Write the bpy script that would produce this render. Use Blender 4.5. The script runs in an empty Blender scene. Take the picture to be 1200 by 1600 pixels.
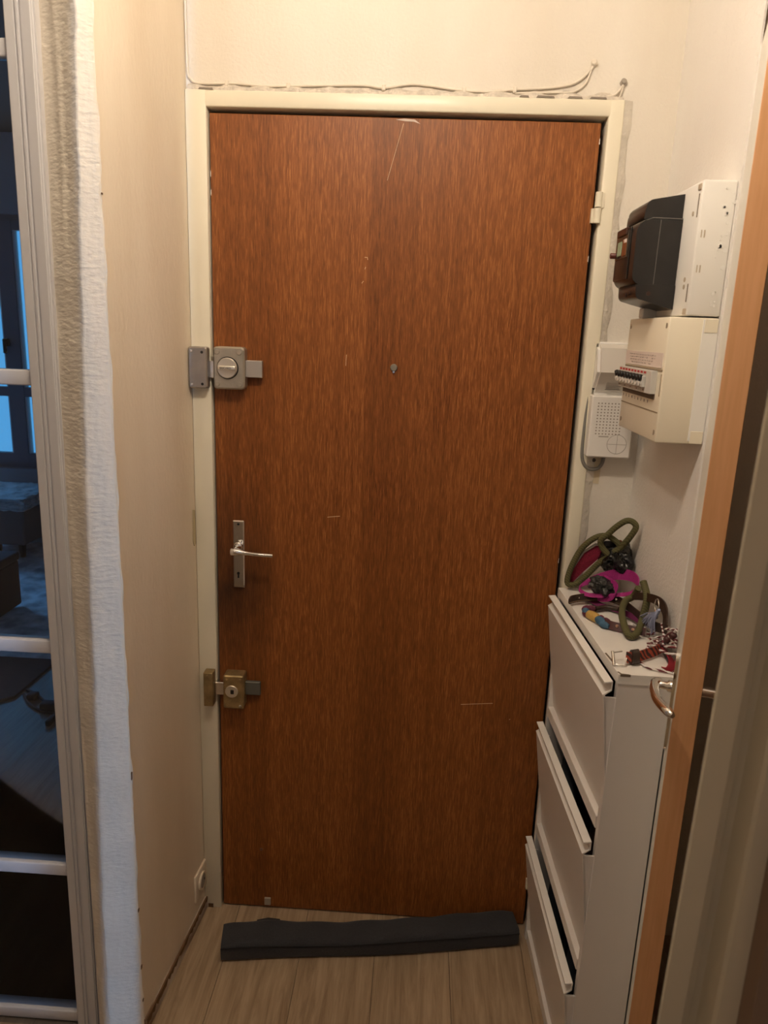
import bpy, bmesh, math, random
from mathutils import Vector, Matrix
random.seed(7)
S = bpy.context.scene
COL = S.collection

# ------------------------------------------------------------------ camera
cam_d = bpy.data.cameras.new('camera'); cam = bpy.data.objects.new('camera', cam_d); COL.objects.link(cam)
PITCH, ROLL, YAW = -0.2415, 0.0377, -0.0412
fw = Vector((math.sin(YAW)*math.cos(PITCH), math.cos(YAW)*math.cos(PITCH), math.sin(PITCH)))
r0 = Vector((math.cos(YAW), -math.sin(YAW), 0)); u0 = r0.cross(fw)
rt = math.cos(ROLL)*r0 + math.sin(ROLL)*u0; up = -math.sin(ROLL)*r0 + math.cos(ROLL)*u0
M4 = Matrix((rt, up, -fw)).transposed().to_4x4(); M4.translation = Vector((0.4765, -1.7117, 1.5714))
cam.matrix_world = M4
cam_d.sensor_fit = 'HORIZONTAL'; cam_d.sensor_width = 36.0; cam_d.lens = 36*1150/1200
cam_d.clip_start = 0.02; cam_d.clip_end = 100
cam_d.dof.use_dof = True; cam_d.dof.focus_distance = 1.8; cam_d.dof.aperture_fstop = 9.0
S.camera = cam

# ------------------------------------------------------------------ world (blue daylight seen through the living room window)
w = bpy.data.worlds.new('World'); S.world = w; w.use_nodes = True
bg = w.node_tree.nodes['Background']; bg.inputs[0].default_value = (0.11, 0.44, 0.88, 1); bg.inputs[1].default_value = 1.0

# ------------------------------------------------------------------ lights and exposure
def light(name, kind, loc, energy, color, rot=(0, 0, 0), **kw):
    d = bpy.data.lights.new(name, kind); d.energy = energy; d.color = color
    for k, v in kw.items(): setattr(d, k, v)
    o = bpy.data.objects.new(name, d); o.location = loc; o.rotation_euler = rot; COL.objects.link(o); return o
WARM = (1.0, 0.845, 0.67)
light('ceiling_bulb', 'POINT', (0.24, -0.84, 2.34), 11.4, WARM, shadow_soft_size=0.03)
light('ceiling_bulb', 'POINT', (0.48, -0.80, 2.34), 11.4, WARM, shadow_soft_size=0.03)
# narrow upright blue beam added behind the camera to light the wall end
light('daylight_beam', 'AREA', (-0.098, -1.95, 1.03), 0.16, (0.26, 0.55, 1.0), (math.radians(90), math.radians(1.5), 0),
      shape='RECTANGLE', size=0.068, size_y=2.6, spread=math.radians(1.2))
light('hall_bulb', 'POINT', (-0.35, -2.25, 2.40), 2.6, WARM, shadow_soft_size=0.06)  # weak warm fill added behind the camera to lift the near casing
light('daylight_beam', 'AREA', (-0.60, -2.3, 1.2), 1.3, (0.34, 0.58, 1.0), (math.radians(90), 0, 0),  # wider blue beam added to tint the glazing bars, no source seen
      shape='RECTANGLE', size=0.62, size_y=2.3, spread=math.radians(4))
# weak blue fill added behind the camera, its source unseen
light('daylight_window', 'AREA', (0.35, -2.45, 1.5), .9, (0.45, 0.65, 1.0), (math.radians(90), 0, 0),
      shape='RECTANGLE', size=0.9, size_y=1.3)
# blue fill added to brighten the living room, beyond the left edge of the view
light('daylight_window', 'AREA', (-3.9, 3.40, 1.55), 75, (0.16, 0.46, 1.0), (math.radians(-90), 0, 0),
      shape='RECTANGLE', size=1.2, size_y=1.7)
S.view_settings.view_transform = 'Standard'; S.view_settings.look = 'None'
S.view_settings.gamma = 1.0; S.view_settings.use_curve_mapping = False
S.view_settings.exposure = 0.0

# ------------------------------------------------------------------ materials
MATS = {}
def mat(name, col, rough=0.5, metal=0.0, var=0.0, vscale=6.0, bump=0.0, bscale=80.0, stretch=(1, 1, 1), col2=None, coat=0.0, spec=0.5, detail=4.0, bstretch=(1,1,1), alpha=None, sheen=0.0):
    if name in MATS: return MATS[name]
    m = bpy.data.materials.new(name); m.use_nodes = True; nt = m.node_tree; N = nt.nodes; L = nt.links
    b = N['Principled BSDF']
    b.inputs['Base Color'].default_value = (*col, 1); b.inputs['Roughness'].default_value = rough
    b.inputs['Metallic'].default_value = metal; b.inputs['Coat Weight'].default_value = coat
    b.inputs['Specular IOR Level'].default_value = spec; b.inputs['Sheen Weight'].default_value = sheen
    tc = N.new('ShaderNodeTexCoord')
    if var > 0 or col2:
        mp = N.new('ShaderNodeMapping'); mp.inputs['Scale'].default_value = stretch; L.new(tc.outputs['Object'], mp.inputs['Vector'])
        n = N.new('ShaderNodeTexNoise'); n.inputs['Scale'].default_value = vscale; n.inputs['Detail'].default_value = detail
        L.new(mp.outputs[0], n.inputs['Vector'])
        r = N.new('ShaderNodeValToRGB'); c2 = col2 or tuple(c*(1-var) for c in col)
        r.color_ramp.elements[0].position = 0.35; r.color_ramp.elements[1].position = 0.65
        r.color_ramp.elements[0].color = (*c2, 1); r.color_ramp.elements[1].color = (*col, 1)
        L.new(n.outputs['Fac'], r.inputs[0]); L.new(r.outputs[0], b.inputs['Base Color'])
    if bump > 0:
        mp2 = N.new('ShaderNodeMapping'); mp2.inputs['Scale'].default_value = bstretch; L.new(tc.outputs['Object'], mp2.inputs['Vector'])
        n2 = N.new('ShaderNodeTexNoise'); n2.inputs['Scale'].default_value = bscale; n2.inputs['Detail'].default_value = 5
        L.new(mp2.outputs[0], n2.inputs['Vector'])
        bp = N.new('ShaderNodeBump'); bp.inputs['Strength'].default_value = bump; bp.inputs['Distance'].default_value = 0.004
        L.new(n2.outputs['Fac'], bp.inputs['Height']); L.new(bp.outputs[0], b.inputs['Normal'])
    MATS[name] = m; return m

def mat_door():
    m = bpy.data.materials.new('oak_veneer'); m.use_nodes = True; nt = m.node_tree; N = nt.nodes; L = nt.links
    b = N['Principled BSDF']; tc = N.new('ShaderNodeTexCoord')
    sep = N.new('ShaderNodeSeparateXYZ'); L.new(tc.outputs['Object'], sep.inputs[0])
    def noise(sc, scale, detail=4, rough=0.6, dist=0.0):
        mp = N.new('ShaderNodeMapping'); mp.inputs['Scale'].default_value = sc; L.new(tc.outputs['Object'], mp.inputs['Vector'])
        n = N.new('ShaderNodeTexNoise'); n.inputs['Scale'].default_value = scale; n.inputs['Detail'].default_value = detail
        n.inputs['Roughness'].default_value = rough; n.inputs['Distortion'].default_value = dist; L.new(mp.outputs[0], n.inputs['Vector']); return n
    def math_(op, a, bb):
        n = N.new('ShaderNodeMath'); n.operation = op
        for i, v in enumerate((a, bb)):
            if hasattr(v, 'links'): L.new(v, n.inputs[i])
            else: n.inputs[i].default_value = v
        return n.outputs[0]
    fleck = noise((1, 1, .072), 430, 3, .6, 0.5)
    grain = noise((1, 1, .012), 60, 5, .6)
    broad = noise((1, 1, .15), 3.0, 3)
    strip = math_('FLOOR', math_('MULTIPLY', math_('ADD', sep.outputs[0], 0.5), 9.2), 0)
    wn = N.new('ShaderNodeTexWhiteNoise'); wn.noise_dimensions = '1D'; L.new(strip, wn.inputs['W'])
    fac = math_('ADD', math_('MULTIPLY', fleck.outputs['Fac'], .66), math_('MULTIPLY', grain.outputs['Fac'], .20))
    fac = math_('ADD', fac, math_('MULTIPLY', wn.outputs['Value'], .075))
    fac = math_('ADD', fac, math_('MULTIPLY', broad.outputs['Fac'], .06))
    r = N.new('ShaderNodeValToRGB'); e = r.color_ramp.elements
    e[0].position = .33; e[0].color = (.135, .041, .0075, 1); e[1].position = .69; e[1].color = (.41, .150, .040, 1)
    k = r.color_ramp.elements.new(.52); k.color = (.242, .077, .0155, 1)
    L.new(fac, r.inputs[0])
    # hand grime round the handle: a stain on the veneer
    g = N.new('ShaderNodeTexGradient'); g.gradient_type = 'SPHERICAL'
    mp = N.new('ShaderNodeMapping'); mp.vector_type = 'POINT'; mp.inputs['Location'].default_value = (0.39/.15, 0, -(-.07)/.32*1.0)
    mp.inputs['Scale'].default_value = (1/.15, 0, 1/.32); L.new(tc.outputs['Object'], mp.inputs['Vector']); L.new(mp.outputs[0], g.inputs[0])
    gr = math_('MULTIPLY', g.outputs['Fac'], math_('ADD', noise((1, 1, .6), 14).outputs['Fac'], .35))
    mix = N.new('ShaderNodeMix'); mix.data_type = 'RGBA'; L.new(gr, mix.inputs[0]); L.new(r.outputs[0], mix.inputs[6]); mix.inputs[7].default_value = (.03, .012, .006, 1)
    L.new(mix.outputs[2], b.inputs['Base Color'])
    b.inputs['Roughness'].default_value = .46; b.inputs['Specular IOR Level'].default_value = .35
    bp = N.new('ShaderNodeBump'); bp.inputs['Strength'].default_value = .12; bp.inputs['Distance'].default_value = .001
    L.new(fleck.outputs['Fac'], bp.inputs['Height']); L.new(bp.outputs[0], b.inputs['Normal'])
    return m

def mat_floor(name, c1, c2, rough):
    m = bpy.data.materials.new(name); m.use_nodes = True; nt = m.node_tree; N = nt.nodes; L = nt.links
    b = N['Principled BSDF']; tc = N.new('ShaderNodeTexCoord'); oi = N.new('ShaderNodeObjectInfo')
    ad = N.new('ShaderNodeVectorMath'); ad.operation = 'ADD'; L.new(tc.outputs['Object'], ad.inputs[0])
    sc = N.new('ShaderNodeVectorMath'); sc.operation = 'SCALE'; sc.inputs[3].default_value = 9.0
    cx = N.new('ShaderNodeCombineXYZ'); L.new(oi.outputs['Random'], cx.inputs[0]); L.new(oi.outputs['Random'], cx.inputs[1])
    L.new(cx.outputs[0], sc.inputs[0]); L.new(sc.outputs[0], ad.inputs[1])
    mp = N.new('ShaderNodeMapping'); mp.inputs['Scale'].default_value = (1, .07, 1); L.new(ad.outputs[0], mp.inputs['Vector'])
    n = N.new('ShaderNodeTexNoise'); n.inputs['Scale'].default_value = 55; n.inputs['Detail'].default_value = 8; n.inputs['Roughness'].default_value = .68; n.inputs['Distortion'].default_value = .6
    L.new(mp.outputs[0], n.inputs['Vector'])
    r = N.new('ShaderNodeValToRGB'); e = r.color_ramp.elements
    e[0].position = .33; e[0].color = (*c2, 1); e[1].position = .62; e[1].color = (*c1, 1); L.new(n.outputs['Fac'], r.inputs[0])
    L.new(r.outputs[0], b.inputs['Base Color']); b.inputs['Roughness'].default_value = rough
    bp = N.new('ShaderNodeBump'); bp.inputs['Strength'].default_value = .1; bp.inputs['Distance'].default_value = .001
    L.new(n.outputs['Fac'], bp.inputs['Height']); L.new(bp.outputs[0], b.inputs['Normal'])
    return m

def mat_glass(name='clear_glass', tint=(.93, .96, .97)):
    m = bpy.data.materials.new(name); m.use_nodes = True; nt = m.node_tree; N = nt.nodes; L = nt.links
    N.remove(N['Principled BSDF']); out = N['Material Output']
    t = N.new('ShaderNodeBsdfTransparent'); t.inputs[0].default_value = (*tint, 1)
    g = N.new('ShaderNodeBsdfGlossy'); g.inputs['Roughness'].default_value = .02
    f = N.new('ShaderNodeFresnel'); f.inputs[0].default_value = 1.45
    mx = N.new('ShaderNodeMixShader'); L.new(f.outputs[0], mx.inputs[0]); L.new(t.outputs[0], mx.inputs[1]); L.new(g.outputs[0], mx.inputs[2])
    L.new(mx.outputs[0], out.inputs[0]); return m

def mat_plaster(name, col, col2, bump, bscale, bst=(1, 1, 1)):
    """painted plaster with long vertical scuffs and relief"""
    m = mat(name, col, .55, var=.1, vscale=5, col2=col2, stretch=(1, 1, .22), bump=bump, bscale=bscale, bstretch=bst, spec=.3, detail=6)
    return m

def mat_stripe(name, c1, c2, scale, axis_dist=4.0, rough=.8, kind='DIAGONAL'):
    m = bpy.data.materials.new(name); m.use_nodes = True; nt = m.node_tree; N = nt.nodes; L = nt.links
    b = N['Principled BSDF']; tc = N.new('ShaderNodeTexCoord')
    wv = N.new('ShaderNodeTexWave'); wv.bands_direction = kind; wv.inputs['Scale'].default_value = scale; wv.inputs['Distortion'].default_value = axis_dist
    wv.inputs['Detail'].default_value = 1
    L.new(tc.outputs['Object'], wv.inputs['Vector'])
    r = N.new('ShaderNodeValToRGB'); r.color_ramp.interpolation = 'CONSTANT'; e = r.color_ramp.elements
    e[0].position = 0; e[0].color = (*c1, 1); e[1].position = .5; e[1].color = (*c2, 1)
    L.new(wv.outputs['Fac'], r.inputs[0]); L.new(r.outputs[0], b.inputs['Base Color']); b.inputs['Roughness'].default_value = rough
    return m

WALL = mat_plaster('wall_paint', (.80, .755, .675), (.74, .68, .585), .35, 150)
WALLR = mat_plaster('wall_paint_white', (.86, .83, .79), (.82, .78, .73), .45, 170)
WALLL = mat_plaster('wall_paint_cream', (.86, .755, .60), (.77, .65, .49), .22, 120, (1, 1, .5))
STUCCO = mat('rough_stucco', (.80, .72, .60), .6, var=.08, vscale=9, bump=.65, bscale=75, bstretch=(.8, 1, 1.9), spec=.3)
CEIL = mat('ceiling_paint', (.82, .79, .74), .7)
FRAME = mat('cream_gloss_paint', (.84, .785, .63), .34, var=.06, vscale=5, bump=.06, bscale=60)
DOOR = mat_door()
FLOORM = mat_floor('oak_laminate', (.44, .325, .21), (.25, .17, .10), .42)
SLAB = mat('dark_joint', (.05, .035, .025), .8)
DARK = mat('dark_void', (.012, .01, .009), .8)
METAL = mat('brushed_grey_metal', (.50, .46, .39), .42, .75, var=.12, vscale=40, bump=.1, bscale=250)
METALD = mat('side_grey_metal', (.40, .37, .34), .38, .8, var=.1, vscale=40)
STEEL = mat('bright_steel', (.72, .69, .64), .25, 1.0)
CHROME = mat('chrome', (.86, .85, .83), .07, 1.0)
BRASS = mat('worn_brass', (.42, .30, .14), .45, .7, var=.35, vscale=45, bump=.15, bscale=120)
BLACK = mat('black_hole', (.006, .005, .005), .6)
PVC = mat('white_pvc', (.60, .585, .59), .35)
PLASTIC = mat('cream_plastic', (.84, .77, .62), .38)
PLASTICW = mat('white_plastic', (.84, .82, .78), .4)
GREYP = mat('light_grey_plastic', (.62, .60, .56), .45)
BAKE = mat('black_bakelite', (.016, .015, .015), .32, var=.3, vscale=30, spec=.5)
BROWNB = mat('brown_bakelite', (.045, .017, .010), .35)
CAB = mat('white_cabinet_lacquer', (.80, .755, .71), .38, var=.03, vscale=3)
CABTOP = mat('white_cabinet_top', (.86, .83, .78), .35, var=.03, vscale=12)
BEECH = mat('beech_edge_band', (.80, .44, .215), .42, var=.12, vscale=26, stretch=(6, 6, .35), col2=(.74, .39, .18))
WHITED = mat('white_door_paint', (.84, .81, .74), .4)
BROWND = mat('brown_door_face', (.07, .025, .012), .5)
KHAKI = mat('casing_paint', (.66, .565, .39), .45, var=.04, vscale=3)
FABRIC = mat('charcoal_cloth', (.030, .031, .036), .9, var=.25, vscale=220, bump=.25, bscale=500, sheen=.15)
PIPING = mat('charcoal_piping', (.012, .012, .014), .9)
ROPE = mat_stripe('olive_rope', (.115, .105, .040), (.075, .068, .024), 95, 1.0, .85)
MESHRED = mat('crimson_mesh', (.30, .012, .045), .8, var=.4, vscale=350)
BAG = mat('black_bin_bag', (.010, .010, .010), .24, bump=.6, bscale=55, spec=.6)
PINK = mat('magenta_webbing', (.42, .022, .22), .7, var=.25, vscale=420)
LEATHER = mat('dark_brown_leather', (.040, .021, .013), .42, var=.3, vscale=60, bump=.2, bscale=300)
OXBLOOD = mat('oxblood_leather', (.062, .014, .013), .4, var=.2, vscale=60)
STITCH = mat('tan_stitching', (.24, .16, .09), .8)
BLUEY = mat('braid_blue', (.05, .12, .20), .9, bump=.4, bscale=300)
PURPY = mat('braid_plum', (.13, .025, .05), .9, bump=.4, bscale=300)
GOLD = mat('gold_thread', (.55, .36, .10), .5, .3, bump=.6, bscale=400)
TASSEL = mat('pale_blue_thread', (.32, .36, .52), .9)
CORD = mat_stripe('red_white_cord', (.80, .76, .74), (.13, .02, .025), 42, 2.0, .8)
PATT = mat_stripe('geometric_webbing', (.035, .012, .010), (.34, .055, .025), 40, 6.0, .75)
REDR = mat('red_ribbon', (.27, .008, .02), .7)
OTTF = mat('fluffy_pale_fabric', (.62, .62, .60), .95, var=.45, vscale=14, bump=1.0, bscale=60)
OTTB = mat('grey_ottoman_cloth', (.10, .10, .10), .9)
RUG = mat('shaggy_rug', (.80, .80, .79), .95, var=.6, vscale=9, bump=1.0, bscale=40)
DMAT = mat('dark_rug', (.018, .018, .018), .95, var=.4, vscale=30, bump=.8, bscale=60)
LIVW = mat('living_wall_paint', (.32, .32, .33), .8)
LIVC = mat('brown_ceiling_paint', (.055, .038, .028), .9)  # dark brown stands for the shade on an unlit ceiling
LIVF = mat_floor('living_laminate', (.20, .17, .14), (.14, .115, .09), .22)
WINF = mat('window_frame_paint', (.12, .14, .17), .5)  # dark blue-grey puts the backlit shade into the frame colour
WINL = mat('window_reveal_white', (.75, .75, .75), .5)  # pale strip colour for the inner reveal where light falls
VOILE = mat('frosted_film', (.8, .85, .9), .6)
LEAF = mat('leaf_green', (.03, .22, .08), .6, var=.5, vscale=9)
BARK = mat('bark', (.06, .04, .03), .9)
CABLEW = mat('painted_cable', (.76, .69, .58), .5)
CABLEG = mat('grey_cable', (.20, .19, .17), .5)
CHIPW = mat('bare_wood_chip', (.17, .085, .032), .8, var=.4, vscale=60)
SKIRT = mat('chipped_skirting', (.62, .54, .44), .6, col2=(.16, .08, .03), vscale=16, stretch=(1, .35, 1), detail=5)
PAPER = mat('label_paper', (.76, .66, .60), .7)
INK = mat('pencil_ink', (.30, .23, .20), .8)
REDP = mat('red_print', (.45, .03, .03), .6)
GLASS = mat_glass(); FILM = mat_glass('tinted_film_glass', (.60, .66, .86))
GREEN = mat('oxidised_green', (.30, .38, .26), .5)
COPPER = mat('copper_coil', (.42, .19, .09), .35, .8)
SHOEB = mat('brown_shoe', (.07, .035, .02), .6, col2=(.02, .012, .01), vscale=70)
SHOEG = mat('grey_shoe', (.05, .06, .075), .8)

# ------------------------------------------------------------------ mesh helpers
class MB:
    def __init__(s): s.v = []; s.f = []; s.sm = []
    def add(s, vs, fs, smooth=False):
        k = len(s.v); s.v += [tuple(v) for v in vs]
        for f in fs: s.f.append(tuple(i+k for i in f)); s.sm.append(smooth)
        return s
    def box(s, x0, x1, y0, y1, z0, z1, bev=0.0, seg=2, T=None):
        bm = bmesh.new(); bmesh.ops.create_cube(bm, size=1)
        for v in bm.verts: v.co = Vector(((x0+x1)/2+v.co.x*(x1-x0), (y0+y1)/2+v.co.y*(y1-y0), (z0+z1)/2+v.co.z*(z1-z0)))
        if bev: bmesh.ops.bevel(bm, geom=bm.edges[:], offset=bev, segments=seg, affect='EDGES', profile=.5)
        s.bm(bm, T, bev > 0 and seg > 1); return s
    def bm(s, bm, T=None, smooth=False):
        bm.verts.ensure_lookup_table(); bm.normal_update()
        vs = [T(v.co) if T else v.co for v in bm.verts]
        s.add(vs, [[v.index for v in f.verts] for f in bm.faces], smooth); bm.free(); return s
    def prism(s, pts, a0, a1, axis='z', smooth=False, T=None):
        """closed outline swept along an axis; pts are the two other coordinates in xyz order"""
        def mk(p, a): return {'z': (p[0], p[1], a), 'y': (p[0], a, p[1]), 'x': (a, p[0], p[1])}[axis]
        n = len(pts); vs = [mk(p, a0) for p in pts]+[mk(p, a1) for p in pts]
        if T: vs = [T(Vector(v)) for v in vs]
        fs = [[i, (i+1) % n, n+(i+1) % n, n+i] for i in range(n)]
        s.add(vs, fs, smooth); s.add(vs, [list(range(n))[::-1], list(range(n, 2*n))]); return s
    def cyl(s, c, axis, r, h, n=24, r2=None, bev=0.0):
        """cylinder starting at c going along axis for h"""
        a = Vector(axis).normalized(); t = a.orthogonal().normalized(); b = a.cross(t); c = Vector(c)
        r2 = r if r2 is None else r2
        prof = [(0, r), (h-bev, r2), (h, r2-bev)] if bev else [(0, r), (h, r2)]
        vs = []
        for z, rr in prof:
            for i in range(n):
                q = 2*math.pi*i/n; vs.append(c+a*z+(t*math.cos(q)+b*math.sin(q))*rr)
        fs = [[k*n+i, k*n+(i+1) % n, (k+1)*n+(i+1) % n, (k+1)*n+i] for k in range(len(prof)-1) for i in range(n)]
        s.add(vs, fs, True); m = (len(prof)-1)*n
        s.add(vs, [list(range(n))[::-1], list(range(m, m+n))]); return s
    def tube(s, pts, r, n=8, closed=False, wob=0.0):
        pts = [Vector(p) for p in pts]; m = len(pts); vs = []
        T = [((pts[(i+1) % m] if closed or i < m-1 else pts[i])-(pts[i-1] if closed or i > 0 else pts[i])).normalized() for i in range(m)]
        u = T[0].orthogonal().normalized()
        for i in range(m):
            u = (u-T[i]*u.dot(T[i])).normalized(); b = T[i].cross(u); rr = r[i] if isinstance(r, (list, tuple)) else r
            for k in range(n):
                q = 2*math.pi*k/n+wob*i; vs.append(pts[i]+(u*math.cos(q)+b*math.sin(q))*rr)
        fs = [[i*n+k, i*n+(k+1) % n, ((i+1) % m)*n+(k+1) % n, ((i+1) % m)*n+k] for i in range(m if closed else m-1) for k in range(n)]
        s.add(vs, fs, True)
        if not closed: s.add(vs, [list(range(n))[::-1], list(range((m-1)*n, m*n))])
        return s
    def band(s, pts, wid, thick, closed=False):
        """flat strap: wid is one vector or a list of width vectors"""
        pts = [Vector(p) for p in pts]; m = len(pts); vs = []
        for i in range(m):
            t = (pts[(i+1) % m] if closed or i < m-1 else pts[i])-(pts[i-1] if closed or i > 0 else pts[i])
            W = Vector(wid[i] if isinstance(wid, list) else wid)/2; nrm = t.cross(W).normalized()*thick/2
            vs += [pts[i]-W-nrm, pts[i]+W-nrm, pts[i]+W+nrm, pts[i]-W+nrm]
        fs = [[i*4+k, i*4+(k+1) % 4, ((i+1) % m)*4+(k+1) % 4, ((i+1) % m)*4+k] for i in range(m if closed else m-1) for k in range(4)]
        s.add(vs, fs)
        if not closed: s.add(vs, [[3, 2, 1, 0], [4*m-4, 4*m-3, 4*m-2, 4*m-1]])
        return s

def smooth_path(pts, k=6, closed=False):
    pts = [Vector(p) for p in pts]; m = len(pts); out = []
    for i in range(m if closed else m-1):
        p0 = pts[i-1] if closed or i > 0 else pts[i]; p1 = pts[i]; p2 = pts[(i+1) % m]; p3 = pts[(i+2) % m] if closed or i < m-2 else p2
        for j in range(k):
            t = j/k
            out.append(.5*((2*p1)+(p2-p0)*t+(2*p0-5*p1+4*p2-p3)*t*t+(3*p1-p0-3*p2+p3)*t**3))
    if not closed: out.append(pts[-1])
    return out

WL = {}
def link(o, parent, loc):
    COL.objects.link(o); WL[o] = Vector(loc)
    if parent is not None:
        o.parent = parent; o.location = WL[o]-WL[parent]
    else: o.location = WL[o]
    return o
def tag(o, label=None, cat=None, group=None, kind=None):
    for k, v in (('label', label), ('category', cat), ('group', group), ('kind', kind)):
        if v: o[k] = v
    return o
def obj(name, mb, m, parent=None, label=None, cat=None, kind=None, group=None, origin=None):
    xs = list(zip(*mb.v)); c = Vector([(min(a)+max(a))/2 for a in xs]) if origin is None else Vector(origin)
    me = bpy.data.meshes.new(name); me.from_pydata([Vector(v)-c for v in mb.v], [], mb.f)
    me.polygons.foreach_set('use_smooth', mb.sm); me.materials.append(m); me.update()
    bm = bmesh.new(); bm.from_mesh(me); bmesh.ops.recalc_face_normals(bm, faces=bm.faces[:]); bm.to_mesh(me); bm.free()
    return tag(link(bpy.data.objects.new(name, me), parent, c), label, cat, group, kind)
def empty(name, loc, label=None, cat=None, kind=None, group=None):
    o = bpy.data.objects.new(name, None); o.empty_display_size = .05
    return tag(link(o, None, loc), label, cat, group, kind)
def copy(o, loc, parent, label=None):
    c = o.copy(); c.parent = None
    return tag(link(c, parent, loc), label)
def text(name, s, size, loc, rot, m, parent, ext=.0004, align='CENTER'):
    cu = bpy.data.curves.new(name, 'FONT'); cu.body = s; cu.size = size; cu.align_x = align; cu.align_y = 'CENTER'; cu.extrude = ext
    t = bpy.data.objects.new(name, cu); COL.objects.link(t); t.rotation_euler = rot
    bpy.context.view_layer.update()
    me = bpy.data.meshes.new_from_object(t.evaluated_get(bpy.context.evaluated_depsgraph_get()))
    me.transform(t.matrix_world.to_3x3().to_4x4()); bpy.data.objects.remove(t)
    me.materials.clear(); me.materials.append(m)
    return link(bpy.data.objects.new(name, me), parent, loc)

# ================================================================== THE SETTING
ZC = 2.62
# ---- entry wall with the door opening
mb = MB().box(-.05, 1.42, .062, .16, -.05, ZC)                                  # closing wall behind the door
mb.box(.874, 1.42, 0, .062, 0, ZC).box(-.049, .874, 0, .062, 2.052, ZC)         # wall right of and over the door
obj('wall_front', mb, WALL, kind='structure', label='Off-white painted wall around and over the brown entrance door', cat='wall')
# ---- left stub wall
wl = obj('wall_left', MB().prism([(-.049, .16), (-.049, 0), (-.079, -.392), (-.086, -.392), (-.18, -.36), (-.18, .16)], 0, ZC), WALLL, kind='structure',
    label='Cream scuffed wall stub left of the entrance door', cat='wall')
# plaster end facing the camera, wavy relief
n1, n2 = 30, 260; vs = []
def ridge(z):
    zs = [(0, -.1505), (.46, -.144), (.83, -.136), (1.22, -.129), (1.57, -.116), (2.06, -.0975), (2.7, -.088)]
    for (a0, b0), (a1, b1) in zip(zs[:-1], zs[1:]):
        if a0 <= z <= a1: return b0+(b1-b0)*(z-a0)/(a1-a0)
for j in range(n2+1):
    z = ZC*j/n2; xr = ridge(min(z, 2.69))+.0018*math.sin(z*41)*math.sin(z*13)+.0008*random.random()
    for i in range(n1+1):
        if i <= 15: a = i/15; x = -.18+a*(xr+.18); y = -.412+(1-a)*(xr+.18)*.52+.002*math.sin(a*3.1)
        else: a = (i-15)/15; x = xr+a*(-.0785-xr); y = -.412+a*.018+(.004*a*a)
        ed = min(1, i/2, (n1-i)/2)
        y += (-.0016*math.sin(z*7+i*.15)*math.sin(i*.3+z*1.3)-.0011*random.random())*ed
        if z > 1.62: y -= .003*math.exp(-((x+.148+.004*math.sin(z*9))/.005)**2)*min(1, (z-1.62)*5)
        if i == n1: x += .0012*math.sin(z*31)+.0008*math.sin(z*77)
        vs.append((x, y, z))
fs = [[j*(n1+1)+i, j*(n1+1)+i+1, (j+1)*(n1+1)+i+1, (j+1)*(n1+1)+i] for j in range(n2) for i in range(n1)]
obj('plaster_end', MB().add(vs, fs, True), STUCCO, wl, label='rough stucco end of the wall')
chips = [(.66, .016), (.33, .007), (.18, .009), (1.78, .003), (.09, .006)]
for z, h in chips:
    obj('paint_chip', MB().prism([(-.0795, z-h/2), (-.0782, z-h*.6), (-.0775, z+h/2), (-.0790, z+h*.55)], -.3945, -.3895, 'y'), CHIPW, wl)
# torn wallpaper patch where a switch was
obj('bare_patch', MB().prism([(-.012, 1.052), (-.014, 1.135), (-.030, 1.140), (-.032, 1.060), (-.024, 1.048)], -.0505, -.0488, 'x'),
    mat('bare_plaster', (.55, .45, .27), .7), wl, label='bare yellowish plaster patch')
# ---- right wall, a thin partition
obj('wall_right', MB().box(.984, .9875, -.388, 0, 0, ZC), WALLR, kind='structure', label='White plaster partition carrying the meter and breaker boxes', cat='wall')
# ---- rest of the shell, mostly out of view
obj('wall_hall', MB().box(-.97, .96, -2.66, -2.6, 0, ZC).box(-.97, -.93, -2.6, -.395, 0, ZC).box(.905, .96, -2.66, -1.09, 0, ZC), mat('hall_paint', (.46, .39, .31), .7), kind='structure')
obj('wall_closet', MB().box(.82, 1.42, -1.13, -1.07, 0, ZC).box(1.36, 1.42, -1.07, .0, 0, ZC), mat('closet_paint', (.25, .16, .10), .8), kind='structure')
obj('ceiling', MB().box(-.97, 1.42, -2.66, .16, ZC, ZC+.06), CEIL, kind='structure')
fl = obj('floor', MB().box(-.97, 1.42, -2.66, .16, -.05, -.008), SLAB, kind='structure', label='Pale oak laminate floor in front of the door', cat='floor')
xs = [-.97+.0, -.72, -.53, -.338, -.146, .046, .238, .430, .622, .814, 1.006, 1.198, 1.42]
for i in range(12):
    cuts = [-2.66, -1.6+.13*((i*5) % 7)-.3, -.55-.11*((i*3) % 5), .062]
    for a, b in zip(cuts[:-1], cuts[1:]):
        obj('plank', MB().box(xs[i]+.0004, xs[i+1]-.0004, a+.0004, b-.0004, -.008, 0, .0006, 1), FLOORM, fl)
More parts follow.
